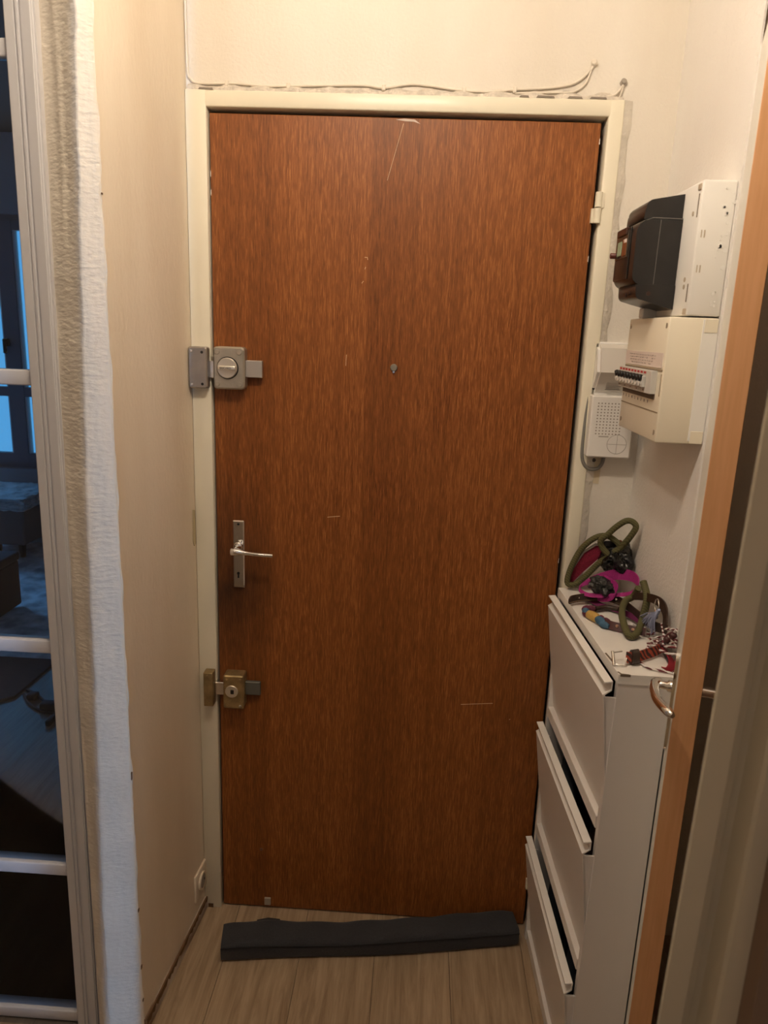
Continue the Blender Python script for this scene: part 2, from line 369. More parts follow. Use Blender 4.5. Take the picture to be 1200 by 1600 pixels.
# skirting on the left wall
sk = MB(); a = Vector((-.0488, -.008)); b = Vector((-.079, -.392)); d = (b-a).normalized(); nn = Vector((-d.y, d.x)); nn = nn if nn.x > 0 else -nn
p = [a, b, b+nn*.007, a+nn*.007]
bsk = obj('baseboard_left', MB().prism([tuple(q) for q in p], .0, .034), SKIRT, kind='structure', label='Low chipped skirting strip along the left wall', cat='skirting')
vs = []; fs = []
for i in range(41):                                                             # bare wood showing along its top edge
    t = i/40; q = a.lerp(b, t)+nn*.0076; h = .006+.008*abs(math.sin(i*1.7))+.006*t
    vs += [(q.x, q.y, .034-h*.9 if i % 7 else .030), (q.x, q.y, .0346), ((q-nn*.004).x, (q-nn*.004).y, .0352)]
for i in range(40): fs += [[3*i, 3*i+3, 3*i+4, 3*i+1], [3*i+1, 3*i+4, 3*i+5, 3*i+2]]
obj('bare_wood_strip', MB().add(vs, fs), CHIPW, bsk, label='bare brown wood where the paint has chipped')
# ---- door frame
frm = MB().box(-.049, -.004, -.012, .062, 0, 2.052, .002, 2)
frm.box(.842, .873, -.012, .062, 0, 2.052, .003, 2).box(-.049, .873, -.0118, .0618, 2.0195, 2.0518, .003, 2)
fr = obj('trim_1', frm, FRAME, kind='structure', label='Cream gloss painted frame of the brown entrance door', cat='door frame')
obj('frame_stop', MB().box(-.006, .844, .045, .061, 0, 2.03), DARK, fr)  # near-black sheet behind the leaf, standing for shade in the gaps
vs = []; fs = []                                                                # uneven plaster lip down the right of the frame
for i in range(81):
    z = 2.052*i/80; o1 = .001*math.sin(i*1.3)+.0015*random.random()
    vs += [(.872, -.0095, z), (.880+o1, -.0080+.002*random.random(), z), (.889+o1*2, -.0008, z)]
for i in range(80):
    for k in (0, 1): fs.append([3*i+k, 3*i+k+1, 3*i+k+4, 3*i+k+3])
obj('plaster_lip', MB().add(vs, fs, True), mat('grey_plaster', (.74, .69, .60), .8, var=.15, vscale=30, bump=.8, bscale=120), fr, label='ragged grey plaster beside the frame')
vs = []; fs = []
for i in range(91):                                                             # crumbly filler over the head of the frame
    x = -.045+.915*i/90; h = .010+.004*math.sin(i*.9)+.004*random.random()
    vs += [(x, -.010, 2.050), (x, -.0065-.003*random.random(), 2.053+h*.4), (x, -.0006, 2.052+h)]
for i in range(90):
    for k in (0, 1): fs.append([3*i+k, 3*i+k+1, 3*i+k+4, 3*i+k+3])
obj('plaster_lip', MB().add(vs, fs), mat('crumbly_filler', (.74, .67, .57), .85, var=.25, vscale=60, bump=1, bscale=140), fr)
for x0, x1 in ((.655, .675), (.69, .728), (.755, .785), (.80, .835), (-.02, .012)):
    obj('crack', MB().prism([(x0, 2.0525), (x1, 2.0520), (x1-.002, 2.0555), (x0+.003, 2.0560)], -.0116, -.0095, 'y'), mat('crack_grey', (.25, .21, .17), .9), fr)
obj('frame_chip', MB().box(-.040, -.026, -.013, -.010, .0, .012), CHIPW, fr)

# ---- near door casing at the right edge of the view (its own doorway)
prof = [(.770, -1.075), (.7515, -1.100), (.753, -1.102), (.7745, -1.102), (.7755, -1.099), (.777, -1.082), (.792, -1.079), (.797, -1.084), (.803, -1.103), (.806, -1.106), (.86, -1.108), (.90, -1.105), (.90, -1.075)]
lean = lambda v: Vector((v.x-.004+.016*(v.z-1.0), v.y, v.z))
obj('trim_2', MB().prism(prof, 0, ZC, T=lean), KHAKI, kind='structure', label='Blurred beige grooved door casing at the right edge', cat='door casing')

# ================================================================== ENTRANCE DOOR
d1 = obj('door_1', MB().box(0, .831, 0, .04, .004, 2.010, .0012, 1), DOOR, kind='structure', label='Brown oak veneered entrance door with two surface locks', cat='door')
# nick and scratches
obj('scratch', MB().prism([(.400, 2.006), (.418, 2.0085), (.440, 2.007), (.452, 1.999), (.438, 2.003), (.420, 2.0035)], -.0004, .0005, 'y'), mat('raw_wood', (.62, .50, .42), .7), d1, label='pale splintered nick at the top edge')
sc = mat('pale_scratch', (.62, .42, .26), .7)
for pts in ([(.4165, 1.999), (.386, 1.886)], [(.342, 1.727), (.348, 1.727), (.349, 1.722)], [(.343, 1.702), (.345, 1.707)], [(.337, 1.672), (.341, 1.677)],
            [(.3065, 1.515), (.3055, 1.490)], [(.62, .655), (.70, .663)], [(.27, 1.13), (.30, 1.134)], [(.745, .62), (.748, .622)]):
    obj('scratch', MB().tube([(x, -.0001, z) for x, z in pts], .0007, 5), sc, d1)
ch = mat('edge_chip', (.80, .74, .66), .7)
for x, z in ((.8305, 1.975), (.0005, 1.89), (.0005, 1.852), (.8305, 1.74), (.8305, 1.05)):
    obj('edge_chip', MB().prism([(x-.001, z-.006), (x+.0008, z-.007), (x+.0008, z+.006), (x-.0006, z+.004)], -.0006, .0006, 'y'), ch, d1)
# peephole
pe = obj('peephole', MB().cyl((.416, .002, 1.49), (0, -1, 0), .0085, .006, 24, bev=.0015), mat('peephole_metal', (.34, .31, .24), .4, .7), d1, label='round metal spyhole cover')
obj('cover_tab', MB().cyl((.416, -.001, 1.4805), (0, -1, 0), .0026, .004, 12), STEEL, pe)
# lower bumper and small marks
obj('rubber_stop', MB().box(.115, .132, -.005, .001, .012, .034, .001, 1), mat('beige_rubber', (.40, .34, .26), .8), d1, label='small beige block near the bottom')
obj('screw_plug', MB().cyl((.106, .001, .187), (0, -1, 0), .0045, .002, 14), mat('brown_plug', (.16, .075, .045), .6), d1)
# hinges
for i, (z, x) in enumerate(((1.842, .838), (.155, .838))):
    h = MB().cyl((x, -.013, z-.031), (0, 0, 1), .0075, .030, 16).cyl((x, -.013, z+.001), (0, 0, 1), .0075, .030, 16)
    h.box(x-.012, x-.004, -.010, .001, z-.03, z-.001).box(x+.002, x+.012, -.0150, -.010, z, z+.03)
    obj('hinge', h, FRAME, d1, label='cream painted pin hinge')

def screw(parent, x, y, z, r=.0042, m=STEEL, h=.0022):
    s = obj('screw', MB().cyl((x, y, z), (0, -1, 0), r, h, 14, bev=.0008), m, parent)
    return s
def rrect(x0, x1, z0, z1, r, n=6):
    out = []
    for cx, cz, a in ((x1-r, z1-r, 0), (x0+r, z1-r, 90), (x0+r, z0+r, 180), (x1-r, z0+r, 270)):
        for i in range(n+1):
            q = math.radians(a+90*i/n); out.append((cx+r*math.cos(q), cz+r*math.sin(q)))
    return out
def rcase(mb, x0, x1, z0, z1, y0, y1, r, bev):
    """rounded case: outline rrect standing from y0 (door) to y1 (front), front edge chamfered"""
    o = rrect(x0, x1, z0, z1, r); ii = rrect(x0+bev, x1-bev, z0+bev, z1-bev, max(r-bev, .0005)); n = len(o)
    vs = [(x, y0, z) for x, z in o]+[(x, y1+bev, z) for x, z in o]+[(x, y1, z) for x, z in ii]
    fs = [[k*n+i, k*n+(i+1) % n, (k+1)*n+(i+1) % n, (k+1)*n+i] for k in (0, 1) for i in range(n)]
    mb.add(vs, fs); mb.add(vs, [list(range(2*n, 3*n)), list(range(n))[::-1]]); return mb
# upper rim lock
ul = obj('rim_lock', rcase(MB(), .006, .078, 1.428, 1.523, 0, -.030, .009, .0035), METAL, d1, label='grey metal surface lock with a round turn knob')
kx, kz = .0395, 1.476
obj('knob_recess', MB().cyl((kx, -.0295, kz), (0, -1, 0), .0252, .0012, 40), BLACK, ul)
kn = MB().cyl((kx-.0005, -.029, kz), (0, -1, 0), .0232, .007, 40, bev=.0018)
kn.box(kx-.0205, kx+.0205, -.043, -.034, kz-.0048, kz+.0048, .0015, 2)
obj('turn_knob', kn, mat('pale_steel', (.80, .76, .68), .32, .85), ul, label='pale round turn knob')
text('lettering', 'BRICARD', .0062, (kx-.002, -.0432, kz), (math.pi/2, 0, 0), mat('engraving', (.08, .07, .06), .6), ul)
for x in (.0155, .0665):
    for z in (1.440, 1.511): screw(ul, x, -.0296, z, .0058, METAL)
obj('bolt', MB().box(.078, .116, -.019, -.006, 1.456, 1.494, .001, 1), mat('satin_steel', (.56, .53, .50), .4, .7), ul)
obj('bolt', MB().box(-.008, .006, -.021, -.004, 1.452, 1.490, .001, 1), STEEL, ul)
# keep on the frame
kp = obj('lock_keep', rcase(MB(), -.049, -.006, 1.428, 1.521, -.012, -.036, .006, .003), METALD, fr, label='dark grey metal keep of the upper lock')
screw(kp, -.041, -.0356, 1.511, .0032); screw(kp, -.041, -.0356, 1.437, .0036)
for z in (1.509, 1.438): obj('screw_hole', MB().cyl((-.0175, -.0354, z), (0, -1, 0), .0032, .001, 12), BLACK, kp)
# lower rim lock
ll = obj('rim_lock', rcase(MB(), .018, .070, .625, .716, 0, -.036, .005, .003), BRASS, d1, label='worn brass surface lock with a key cylinder')
cx, cz = .040, .6735
obj('key_cylinder', MB().cyl((cx, -.035, cz), (0, -1, 0), .0165, .004, 32, bev=.0012), mat('nickel', (.78, .75, .68), .3, .9), ll)
obj('keyhole', MB().box(cx-.0025, cx+.006, -.0398, -.0385, cz-.006, cz+.0055, .001, 1), BLACK, ll)
screw(ll, .026, -.0356, .706, .0028, BRASS); screw(ll, .062, -.0356, .706, .0028, BRASS); screw(ll, .026, -.0356, .634, .0028, BRASS); screw(ll, .061, -.0356, .634, .0038)
obj('bolt', MB().box(.070, .108, -.016, -.006, .656, .692, .001, 1), mat('grey_bolt', (.17, .17, .145), .5, .6), ll)
obj('bolt', MB().box(-.006, .018, -.024, -.006, .656, .690, .001, 1), STEEL, ll)
kp = obj('lock_keep', MB().box(-.031, -.007, -.040, -.012, .630, .722, .002, 2), BRASS, fr, label='worn brass keep of the lower lock')
screw(kp, -.021, -.0396, .714, .0026, BRASS); screw(kp, -.016, -.0396, .638, .0026, BRASS)
# handle
hp = obj('handle_plate', rcase(MB(), .040, .068, .940, 1.112, 0, -.006, .003, .0025), CHROME, d1, label='tall chrome handle plate')
screw(hp, .054, -.0055, 1.103, .0032, BLACK, .001)
obj('keyhole', MB().cyl((.053, -.0055, .978), (0, -1, 0), .0036, .001, 14).box(.0512, .0548, -.0066, -.0055, .966, .978), BLACK, hp)
lv = MB().cyl((.053, -.005, 1.045), (0, -1, 0), .0125, .007, 24, bev=.002).cyl((.053, -.012, 1.045), (0, -1, 0), .0085, .030, 20, bev=.001)
lv.tube(smooth_path([(.046, -.040, 1.044), (.056, -.0415, 1.044), (.075, -.043, 1.043), (.105, -.046, 1.0415), (.146, -.046, 1.040)], 4), [.010]*4+[.0095, .009, .0082, .0072, .0062, .0055]+[.0048]*7, 12)
obj('lever', lv, CHROME, hp, label='chrome lever handle')

# ================================================================== CABLES ON THE WALL
cb = obj('wall_cable', MB().tube(smooth_path([(-.0445, -.0035, ZC-.01), (-.0455, -.0035, 2.30), (-.0445, -.0035, 2.105), (-.038, -.0035, 2.074), (-.018, -.0035, 2.0655), (.06, -.0035, 2.0665), (.13, -.0035, 2.063),
    (.245, -.0035, 2.067), (.33, -.0035, 2.069), (.372, -.0035, 2.065), (.427, -.0035, 2.073), (.47, -.0035, 2.071), (.534, -.0035, 2.064), (.60, -.0035, 2.063), (.645, -.0035, 2.068), (.72, -.0035, 2.073), (.768, -.0035, 2.083), (.795, -.0035, 2.105), (.803, -.0035, 2.118)], 4), .0027, 8), CABLEW,
    label='Thin painted cable running along the top of the door frame', cat='cable')
for x, z in ((.171, 2.064), (.372, 2.065), (.54, 2.064), (.645, 2.067), (.04, 2.066)):
    obj('cable_clip', MB().box(x-.004, x+.004, -.0085, 0, z-.006, z+.006, .0015, 1), CABLEW, cb)
cb2 = obj('wall_cable', MB().tube(smooth_path([(.645, -.0035, 2.061), (.72, -.0035, 2.064), (.765, -.0035, 2.066), (.790, -.0035, 2.083), (.800, -.0035, 2.115)], 5), .0022, 8), CABLEW,
    label='Short second painted cable curling up to the loose plug', cat='cable')
pl = obj('wall_plug', MB().cyl((.804, 0, 2.119), (-.2, -1, .3), .0065, .010, 12, bev=.002), CABLEW, label='Small whitish wall plug where the cable ends', cat='wall plug')
pl2 = MB().cyl((.866, 0, 2.085), (.1, -1, .3), .006, .010, 12, bev=.001)
pl2 = obj('wall_plug', pl2, mat('grey_plug', (.35, .31, .26), .7), label='Grey broken wall plug above the frame corner', cat='wall plug')
obj('stub_wire', MB().tube(smooth_path([(.866, -.006, 2.082), (.858, -.006, 2.068), (.846, -.006, 2.060), (.815, -.006, 2.058)], 4), .0022, 6).tube(smooth_path([(.867, -.006, 2.080), (.864, -.006, 2.066), (.860, -.006, 2.056)], 4), .0018, 6), CABLEW, pl2)
# socket on the left wall
def lwx(y): return -.049+.030*(y/.392)
so = empty('socket', (lwx(-.045)+.001, -.045, .115), 'White wall socket low on the left wall beside the door', 'socket')
T = lambda v: Vector((v.x+lwx(v.y), v.y, v.z))
obj('plate', MB().box(0, .006, -.086, -.006, .075, .155, .002, 2, T=T), WALLL, so)
obj('socket_ring', MB().cyl((lwx(-.046)+.004, -.046, .115), (1, 0, 0), .024, .006, 28, bev=.001), WALLL, so)
obj('socket_well', MB().cyl((lwx(-.046)+.0095, -.046, .115), (1, 0, 0), .0185, .0012, 28), mat('socket_shade', (.36, .31, .25), .7), so)
for yy in (-.054, -.038): obj('pin_hole', MB().cyl((lwx(yy)+.0103, yy, .115), (1, 0, 0), .003, .0008, 10), BLACK, so)

# ================================================================== METER, BREAKERS
bp = empty('meter_box', (.984, -.27, 1.614), 'White square backing box behind the black electricity meter', 'electrical box')
obj('box_body', MB().box(.927, .984, -.382, -.165, 1.6155, 1.832, .003, 2), PLASTICW, bp)
for z0, z1 in ((1.775, 1.812), (1.638, 1.668)): obj('slot', MB().box(.9262, .928, -.3735, -.3700, z0, z1), mat('slot_shadow', (.22, .18, .14), .8), bp)
for z in (1.822, 1.622): obj('cover_clip', MB().box(.9245, .928, -.378, -.366, z-.005, z+.005, .001, 1), mat('tan_clip', (.45, .37, .28), .6), bp)
for z in (1.783, 1.676, 1.664): obj('cover_clip', MB().cyl((.9275, -.352, z), (-1, 0, 0), .004, .0016, 8), mat('tan_clip2', (.50, .42, .32), .6), bp)
for z in (1.748, 1.692): obj('cover_clip', MB().box(.9335, .9350, -.3828, -.3815, z-.006, z+.006).box(.9385, .9402, -.3828, -.3815, z-.006, z+.006), mat('tan_clip2', (.50, .42, .32), .6), bp)
bl = []                                                                          # paint blobs smeared on its side
pb = MB()
for i in range(26):
    z = random.uniform(1.63, 1.82); x = .970+random.uniform(-.006, .012)-(z < 1.7)*.002
    pb.cyl((x, -.3815, z), (0, -1, 0), random.uniform(.0012, .004), .0012, 7)
tag(obj('paint_blobs', pb, PLASTICW, bp), kind='stuff')
me_ = empty('electricity_meter', (.926, -.235, 1.625), 'Black bakelite electricity meter on the white backing box', 'electricity meter')
def meter(name, pts, y0, y1, m, lab=None): return obj(name, MB().prism(pts, y0, y1, 'y', False), m, me_, label=lab)
def corner(cx, cz, r, a0, n=7): return [(cx+r*math.cos(math.radians(a0+90*i/n)), cz+r*math.sin(math.radians(a0+90*i/n))) for i in range(n+1)]
main = [(.9265, 1.7815)]+corner(.872, 1.7575, .024, 90)+corner(.866, 1.685, .018, 180)+[(.9265, 1.667)]
def case(name, pts, y0, y1, ch, m, lab=None):
    c = Vector((sum(p[0] for p in pts)/len(pts), sum(p[1] for p in pts)/len(pts))); n = len(pts)
    def ins(k): 
        return [(p[0]+(c.x-p[0])*k*(1 if p[0] < .92 else 0), p[1]+(c.y-p[1])*k) for p in pts]
    i1 = ins(ch); vs = [(x, y0+.003, z) for x, z in pts]+[(x, y1-.012, z) for x, z in pts]+[(x, y1, z) for x, z in i1]+[(x, y0, z) for x, z in ins(ch*.25)]
    fs = [[k*n+i, k*n+(i+1) % n, (k+1)*n+(i+1) % n, (k+1)*n+i] for k in (0, 1) for i in range(n)]+[[3*n+i, 3*n+(i+1) % n, (i+1) % n, i] for i in range(n)]
    b = MB().add(vs, fs, True); b.add(vs, [list(range(2*n, 3*n)), list(range(3*n, 4*n))[::-1]]); return obj(name, b, m, me_, label=lab)
case('main_case', main, -.305, -.165, .10, BAKE, 'black glossy meter body')
up_ = [(.9265, 1.8235), (.905, 1.8195)]+corner(.876, 1.800, .014, 95, 5)[:6]+[(.8605, 1.796), (.8595, 1.7795), (.9265, 1.7795)]
case('upper_case', up_, -.300, -.180, .06, BAKE)
low = [(.9265, 1.669), (.856, 1.669)]+corner(.869, 1.654, .012, 180, 5)+[(.885, 1.6375), (.9265, 1.627)]
case('terminal_cover', low, -.308, -.185, .05, BAKE, 'black terminal cover')
obj('case_seam', MB().tube([(.8875, -.3052, 1.670), (.8885, -.3052, 1.7795)], .0006, 5).tube([(.9265, -.3050, 1.7815), (.874, -.3053, 1.7820), (.860, -.304, 1.776)], .0008, 5), mat('worn_edge', (.16, .15, .14), .4), me_)
obj('front_frame', MB().box(.8455, .849, -.275, -.178, 1.668+.012, 1.772, .002, 2), BAKE, me_, label='dark brown front of the meter')
obj('dial_window', MB().box(.8435, .8462, -.268, -.186, 1.718, 1.766, .001, 1), mat('dial_glass', (.05, .045, .035), .1), me_)
obj('dial_plate', MB().box(.8425, .8440, -.262, -.235, 1.722, 1.752, .001, 1), COPPER, me_, label='copper toned dial part')
obj('dial_plate', MB().box(.8422, .8440, -.231, -.203, 1.724, 1.750, .001, 1), GREEN, me_, label='greenish dial part')
obj('dial_plate', MB().box(.8422, .8440, -.262, -.245, 1.744, 1.752, .001, 1), PAPER, me_, label='pale paper tag')
obj('top_bracket', MB().box(.8405, .8470, -.262, -.196, 1.758, 1.772, .002, 1), BROWNB, me_)
obj('seal_knob', MB().cyl((.846, -.186, 1.728), (-1, 0, 0), .0055, .012, 16, bev=.001), mat('red_brown_knob', (.12, .03, .02), .4), me_, label='small red-brown knob')
obj('meter_foot', MB().box(.900, .927, -.215, -.190, 1.613, 1.632, .002, 1), PLASTICW, me_)
for y, z in ((-.268, 1.655), (-.243, 1.653), (-.306, 1.6535)): obj('screw', MB().cyl((.857 if y > -.3 else .880, y, z), (-1, 0, 0) if y > -.3 else (0, -1, 0), .004, .003, 12), BROWNB, me_)

br = empty('breaker_box', (.984, -.255, 1.395), 'Cream breaker box below the black electricity meter', 'breaker box')
obj('box_body', MB().box(.900, .984, -.383, -.135, 1.395, 1.6125, .0025, 2), PLASTIC, br)
obj('side_cover', MB().box(.957, .9835, -.3842, -.380, 1.40, 1.610, .0005, 1), PLASTICW, br, label='white paint smeared back edge')
for z0, z1 in ((1.588, 1.611), (1.396, 1.418)): obj('knockout', MB().box(.960, .982, -.3852, -.383, z0, z1, .0006, 1), PLASTIC, br)
for y in (-.372, -.148):
    for z in (1.598, 1.412): obj('cover_screw', MB().cyl((.9005, y, z), (-1, 0, 0), .0045, .001, 12).box(.8985, .8996, y-.001, y+.001, z-.005, z+.004), mat('screw_shadow', (.34, .27, .19), .7), br)
obj('front_groove', MB().box(.8992, .901, -.378, -.138, 1.4465, 1.4485), mat('groove_shadow', (.30, .23, .15), .8), br)
obj('front_groove', MB().box(.8992, .901, -.378, -.138, 1.519, 1.5225), mat('groove_shadow', (.30, .23, .15), .8), br)
obj('front_groove', MB().box(.8990, .901, -.3775, -.3755, 1.476, 1.515), mat('groove_shadow', (.30, .23, .15), .8), br)
obj('breaker_window', MB().box(.8988, .902, -.352, -.140, 1.468, 1.5205), mat('window_shadow', (.20, .16, .12), .8), br)
lb = obj('paper_label', MB().box(.8985, .9005, -.374, -.139, 1.525, 1.551), PAPER, br, label='pale paper label with faint handwriting')
wr = MB()
for row, z in enumerate((1.545, 1.540, 1.535, 1.530)):
    y = -.345+.012*row
    while y < -.165-.02*(row == 3):
        n = random.randint(3, 7)
        pts = [(.8982, y+.0022*i, z+.0016*math.sin(i*2.1+row)*random.uniform(.3, 1)) for i in range(n)]
        if random.random() > .12: wr.tube(pts, .00035, 4)
        y += .0022*n+.003
tag(obj('handwriting', wr, INK, lb), kind='stuff')
# breakers: a row of modules standing proud, each with a black toggle
ROW0, ROW1, NB = -.138, -.326, 9
step = (ROW1-ROW0)/NB
for i in range(NB):
    y0 = ROW0+step*i; y1 = y0+step
    b_ = obj('breaker', MB().box(.8885, .900, y1+.0003, y0-.0003, 1.478, 1.519, .0008, 1).box(.882, .8886, y1+.0003, y0-.0003, 1.4875, 1.5085, .0012, 1), GREYP, br)
    ym = (y0+y1)/2
    obj('toggle', MB().tube([(.8822, ym, 1.504), (.8795, ym, 1.5055), (.8775, ym, 1.505)], [.0068, .006, .0045], 10).box(.8800, .8822, ym-.0085, ym+.0085, 1.5005, 1.5095, .001, 1), BLACK, b_)
    obj('toggle_cheek', MB().cyl((.8822, ym+.003, 1.4965), (-1, 0, 0), .0062, .0022, 12), PLASTICW, b_)
    obj('rating_print', MB().box(.8880, .8887, ym-.008, ym+.006, 1.5125, 1.5165), REDP, b_)
    if i % 2 == 0: obj('rating_print', MB().box(.8880, .8886, ym-.002, ym+.002, 1.4815, 1.4845), INK, b_)
obj('blank_module', MB().box(.8885, .900, -.354, ROW1-.0004, 1.478, 1.519, .0008, 1), GREYP, br)
for i, t_ in enumerate('1 2 3 4 5 6 7 8 9'.split()):
    y = ROW0+step*(i+.5)
    text('number_print', t_, .008, (.8992, y, 1.462), (math.pi/2, 0, -math.pi/2), INK, br)

# ================================================================== INTERCOM
ic = empty('intercom', (.913, 0, 1.30), 'White wall intercom with speaker grille behind the breaker box', 'intercom')
obj('back_plate', rcase(MB(), .862, .962, 1.312, 1.565, 0, -.012, .006, .003), PLASTICW, ic)
obj('speaker_unit', rcase(MB(), .862, .958, 1.310, 1.449, -.012, -.040, .004, .003), PLASTICW, ic, label='white lower unit with speaker holes')
hand = [(-.012, 1.56), (-.034, 1.552), (-.050, 1.500), (-.014, 1.455), (-.012, 1.455)]
obj('handset', MB().prism(hand, .872, .958, 'x'), mat('grey_white_plastic', (.70, .66, .60), .45), ic, label='wedge shaped handset')  # grey puts the breaker box's shade into the white handset
obj('handset_side', MB().prism([(-.012, 1.553), (-.026, 1.548), (-.040, 1.500), (-.012, 1.462)], .866, .8725, 'x'), PLASTICW, ic)
gr = MB()
for i in range(8):
    for j in range(11):
        gr.cyl((.877+.0074*i, -.0398, 1.432-.0068*j), (0, -1, 0), .0017, .0006, 6)
tag(obj('grille_holes', gr, mat('grille_shadow', (.33, .29, .25), .8), ic), kind='stuff')
ccx, ccz = .926, 1.3415
ring = [(ccx+.0215*math.cos(2*math.pi*i/40), -.0402, ccz+.0215*math.sin(2*math.pi*i/40)) for i in range(40)]
obj('call_button', MB().cyl((ccx, -.039, ccz), (0, -1, 0), .021, .0016, 36), PLASTICW, ic)
obj('button_outline', MB().tube(ring, .00045, 5, True).tube([(ccx-.021, -.0408, ccz), (ccx+.021, -.0408, ccz)], .0004, 5).tube([(ccx, -.0408, ccz-.021), (ccx, -.0408, ccz+.021)], .0004, 5), mat('grey_line', (.36, .32, .28), .7), ic)
obj('name_mark', MB().box(.884, .906, -.0405, -.039, 1.3565, 1.3595), mat('grey_mark', (.50, .46, .42), .6), ic)
vt = MB()
for k in range(5): vt.box(.892, .925-.003*(k % 2), -.0215-.003*k, -.0185-.003*k, 1.4600+.0042*k, 1.4610+.0042*k)
obj('handset_vents', vt, mat('vent_line', (.45, .40, .35), .7), ic)
obj('plate_hole', MB().cyl((.868, -.0118, 1.462), (0, -1, 0), .0028, .001, 10), BLACK, ic)
obj('cable_tail', MB().tube(smooth_path([(.860, -.006, 1.487), (.858, -.008, 1.44), (.8565, -.010, 1.36), (.8585, -.011, 1.305), (.872, -.012, 1.281), (.893, -.012, 1.279), (.905, -.011, 1.291), (.9085, -.010, 1.312)], 5), .0042, 10), CABLEG, ic, label='grey cable looping below')
obj('old_patch', MB().prism([(.862, 1.245), (.905, 1.242), (.908, 1.325), (.860, 1.325)], -.0012, 0, 'y'), mat('yellowed_patch', (.66, .57, .40), .8), ic, label='yellowed unpainted patch')
obj('mount_screw', MB().cyl((.888, -.001, 1.298), (0, -1, 0), .0045, .004, 10), mat('dark_screw', (.07, .06, .05), .6), ic)

# ================================================================== DRAUGHT EXCLUDER
ds = empty('draught_excluder', (.42, -.10, 0), 'Long charcoal cloth draught excluder lying on the floor by the door', 'draught excluder')
A = Vector((.038, -.158)); B = Vector((.803, -.045)); dd = (B-A).normalized(); nn = Vector((-dd.y, dd.x))
sec = []
prof_n = 28
vs = []; fs = []; NS = 60; seam = []
for i in range(NS+1):
    t = i/NS; c = A.lerp(B, t); hw = .040+.0015*math.sin(t*9)-.002*t; hh = .052+.003*math.sin(t*11+1)+.004*(t > .5)*math.sin((t-.5)*3)
    endk = min(1, (min(t, 1-t)*14+.62)); 
    c = c+nn*(.006*math.sin(t*7.5+.5))
    for k in range(prof_n):
        q = 2*math.pi*k/prof_n; ce, se = math.cos(q), math.sin(q); ex = .38
        a = math.copysign(abs(ce)**ex, ce)*hw*(.90+.10*endk); b = math.copysign(abs(se)**ex, se)*hh/2*(.86+.14*endk)
        b += (.002*math.sin(t*40+q*2)+.0015*math.sin(t*17-q))*(b > 0)
        pnt = c+nn*a; vs.append((pnt.x, pnt.y, max(.0006, hh/2*1.0+b)))
    s_ = c-nn*(hw*1.0); seam.append((s_.x, s_.y, hh*.80))
for i in range(NS):
    for k in range(prof_n): fs.append([i*prof_n+k, i*prof_n+(k+1) % prof_n, (i+1)*prof_n+(k+1) % prof_n, (i+1)*prof_n+k])
b = MB().add(vs, fs, True); b.add(vs, [list(range(prof_n))[::-1], list(range(NS*prof_n, (NS+1)*prof_n))])
obj('cushion', b, FABRIC, ds)
obj('piping', MB().tube([seam[0]]+seam[1:], .0016, 6), PIPING, ds, label='dark sewn edge along the front')
q = A+dd*.085+nn*.045
obj('fabric_loop', MB().band([(q.x, q.y, .045), (q.x+dd.x*.03, q.y+dd.y*.03, .050), (q.x+dd.x*.06, q.y+dd.y*.06, .044)], Vector((nn.x, nn.y, 0))*.014, .002), PIPING, ds)

# ================================================================== SHOE CABINET
OX, OY = .829, -.035; eu = Vector((.0571, -.99837)); ed = Vector((.99837, .0571)); LU = .452
def CT(v):  # v = (u along the wall toward the camera, d depth into the cabinet, z)
    dd_ = v.y-.011*(1-v.z/.993)*min(1, max(0, v.x/LU))
    return Vector((OX+eu.x*v.x+ed.x*dd_, OY+eu.y*v.x+ed.y*dd_, v.z))
sc_ = empty('shoe_cabinet', (.89, -.26, 0), 'White narrow shoe cabinet with three tilting flaps beside the door', 'shoe cabinet')
def cbox(name, u0, u1, d0, d1, z0, z1, m=CAB, bev=.001, lab=None, seg=1): return obj(name, MB().box(u0, u1, d0, d1, z0, z1, bev, seg, T=CT), m, sc_, label=lab)
obj('top_panel', MB().prism([(.829, -.034), (.8548, -.4885), (.951, -.4885), (.976, -.300), (.977, -.034)], .974, .993), CABTOP, sc_, label='white top board with chipped edges')
obj('side_panel', MB().prism([(.8565, -.487), (.951, -.487), (.951, -.472), (.8560, -.472)], .0, .974, T=lambda v: Vector((v.x-.011*(1-v.z/.993)*(v.x < .9), v.y, v.z))), CAB, sc_)
cbox('side_panel', 0, .014, 0, .115, 0, .974)
cbox('back_panel', .01, LU-.015, .094, .100, 0, .974, DARK)  # near-black stands for the shade inside the cabinet
cbox('inner_shade', .014, LU-.016, .070, .093, .03, .97, mat('black_bin', (.006, .006, .007), .8), lab='black inner bin')  # black sheet paints the cabinet's inner shade
cbox('rail', .014, LU-.016, .0, .030, .664, .690)
cbox('rail', .014, LU-.016, .0, .030, .334, .360)
cbox('plinth', 0.002, LU-.016, .003, .015, 0, .030)
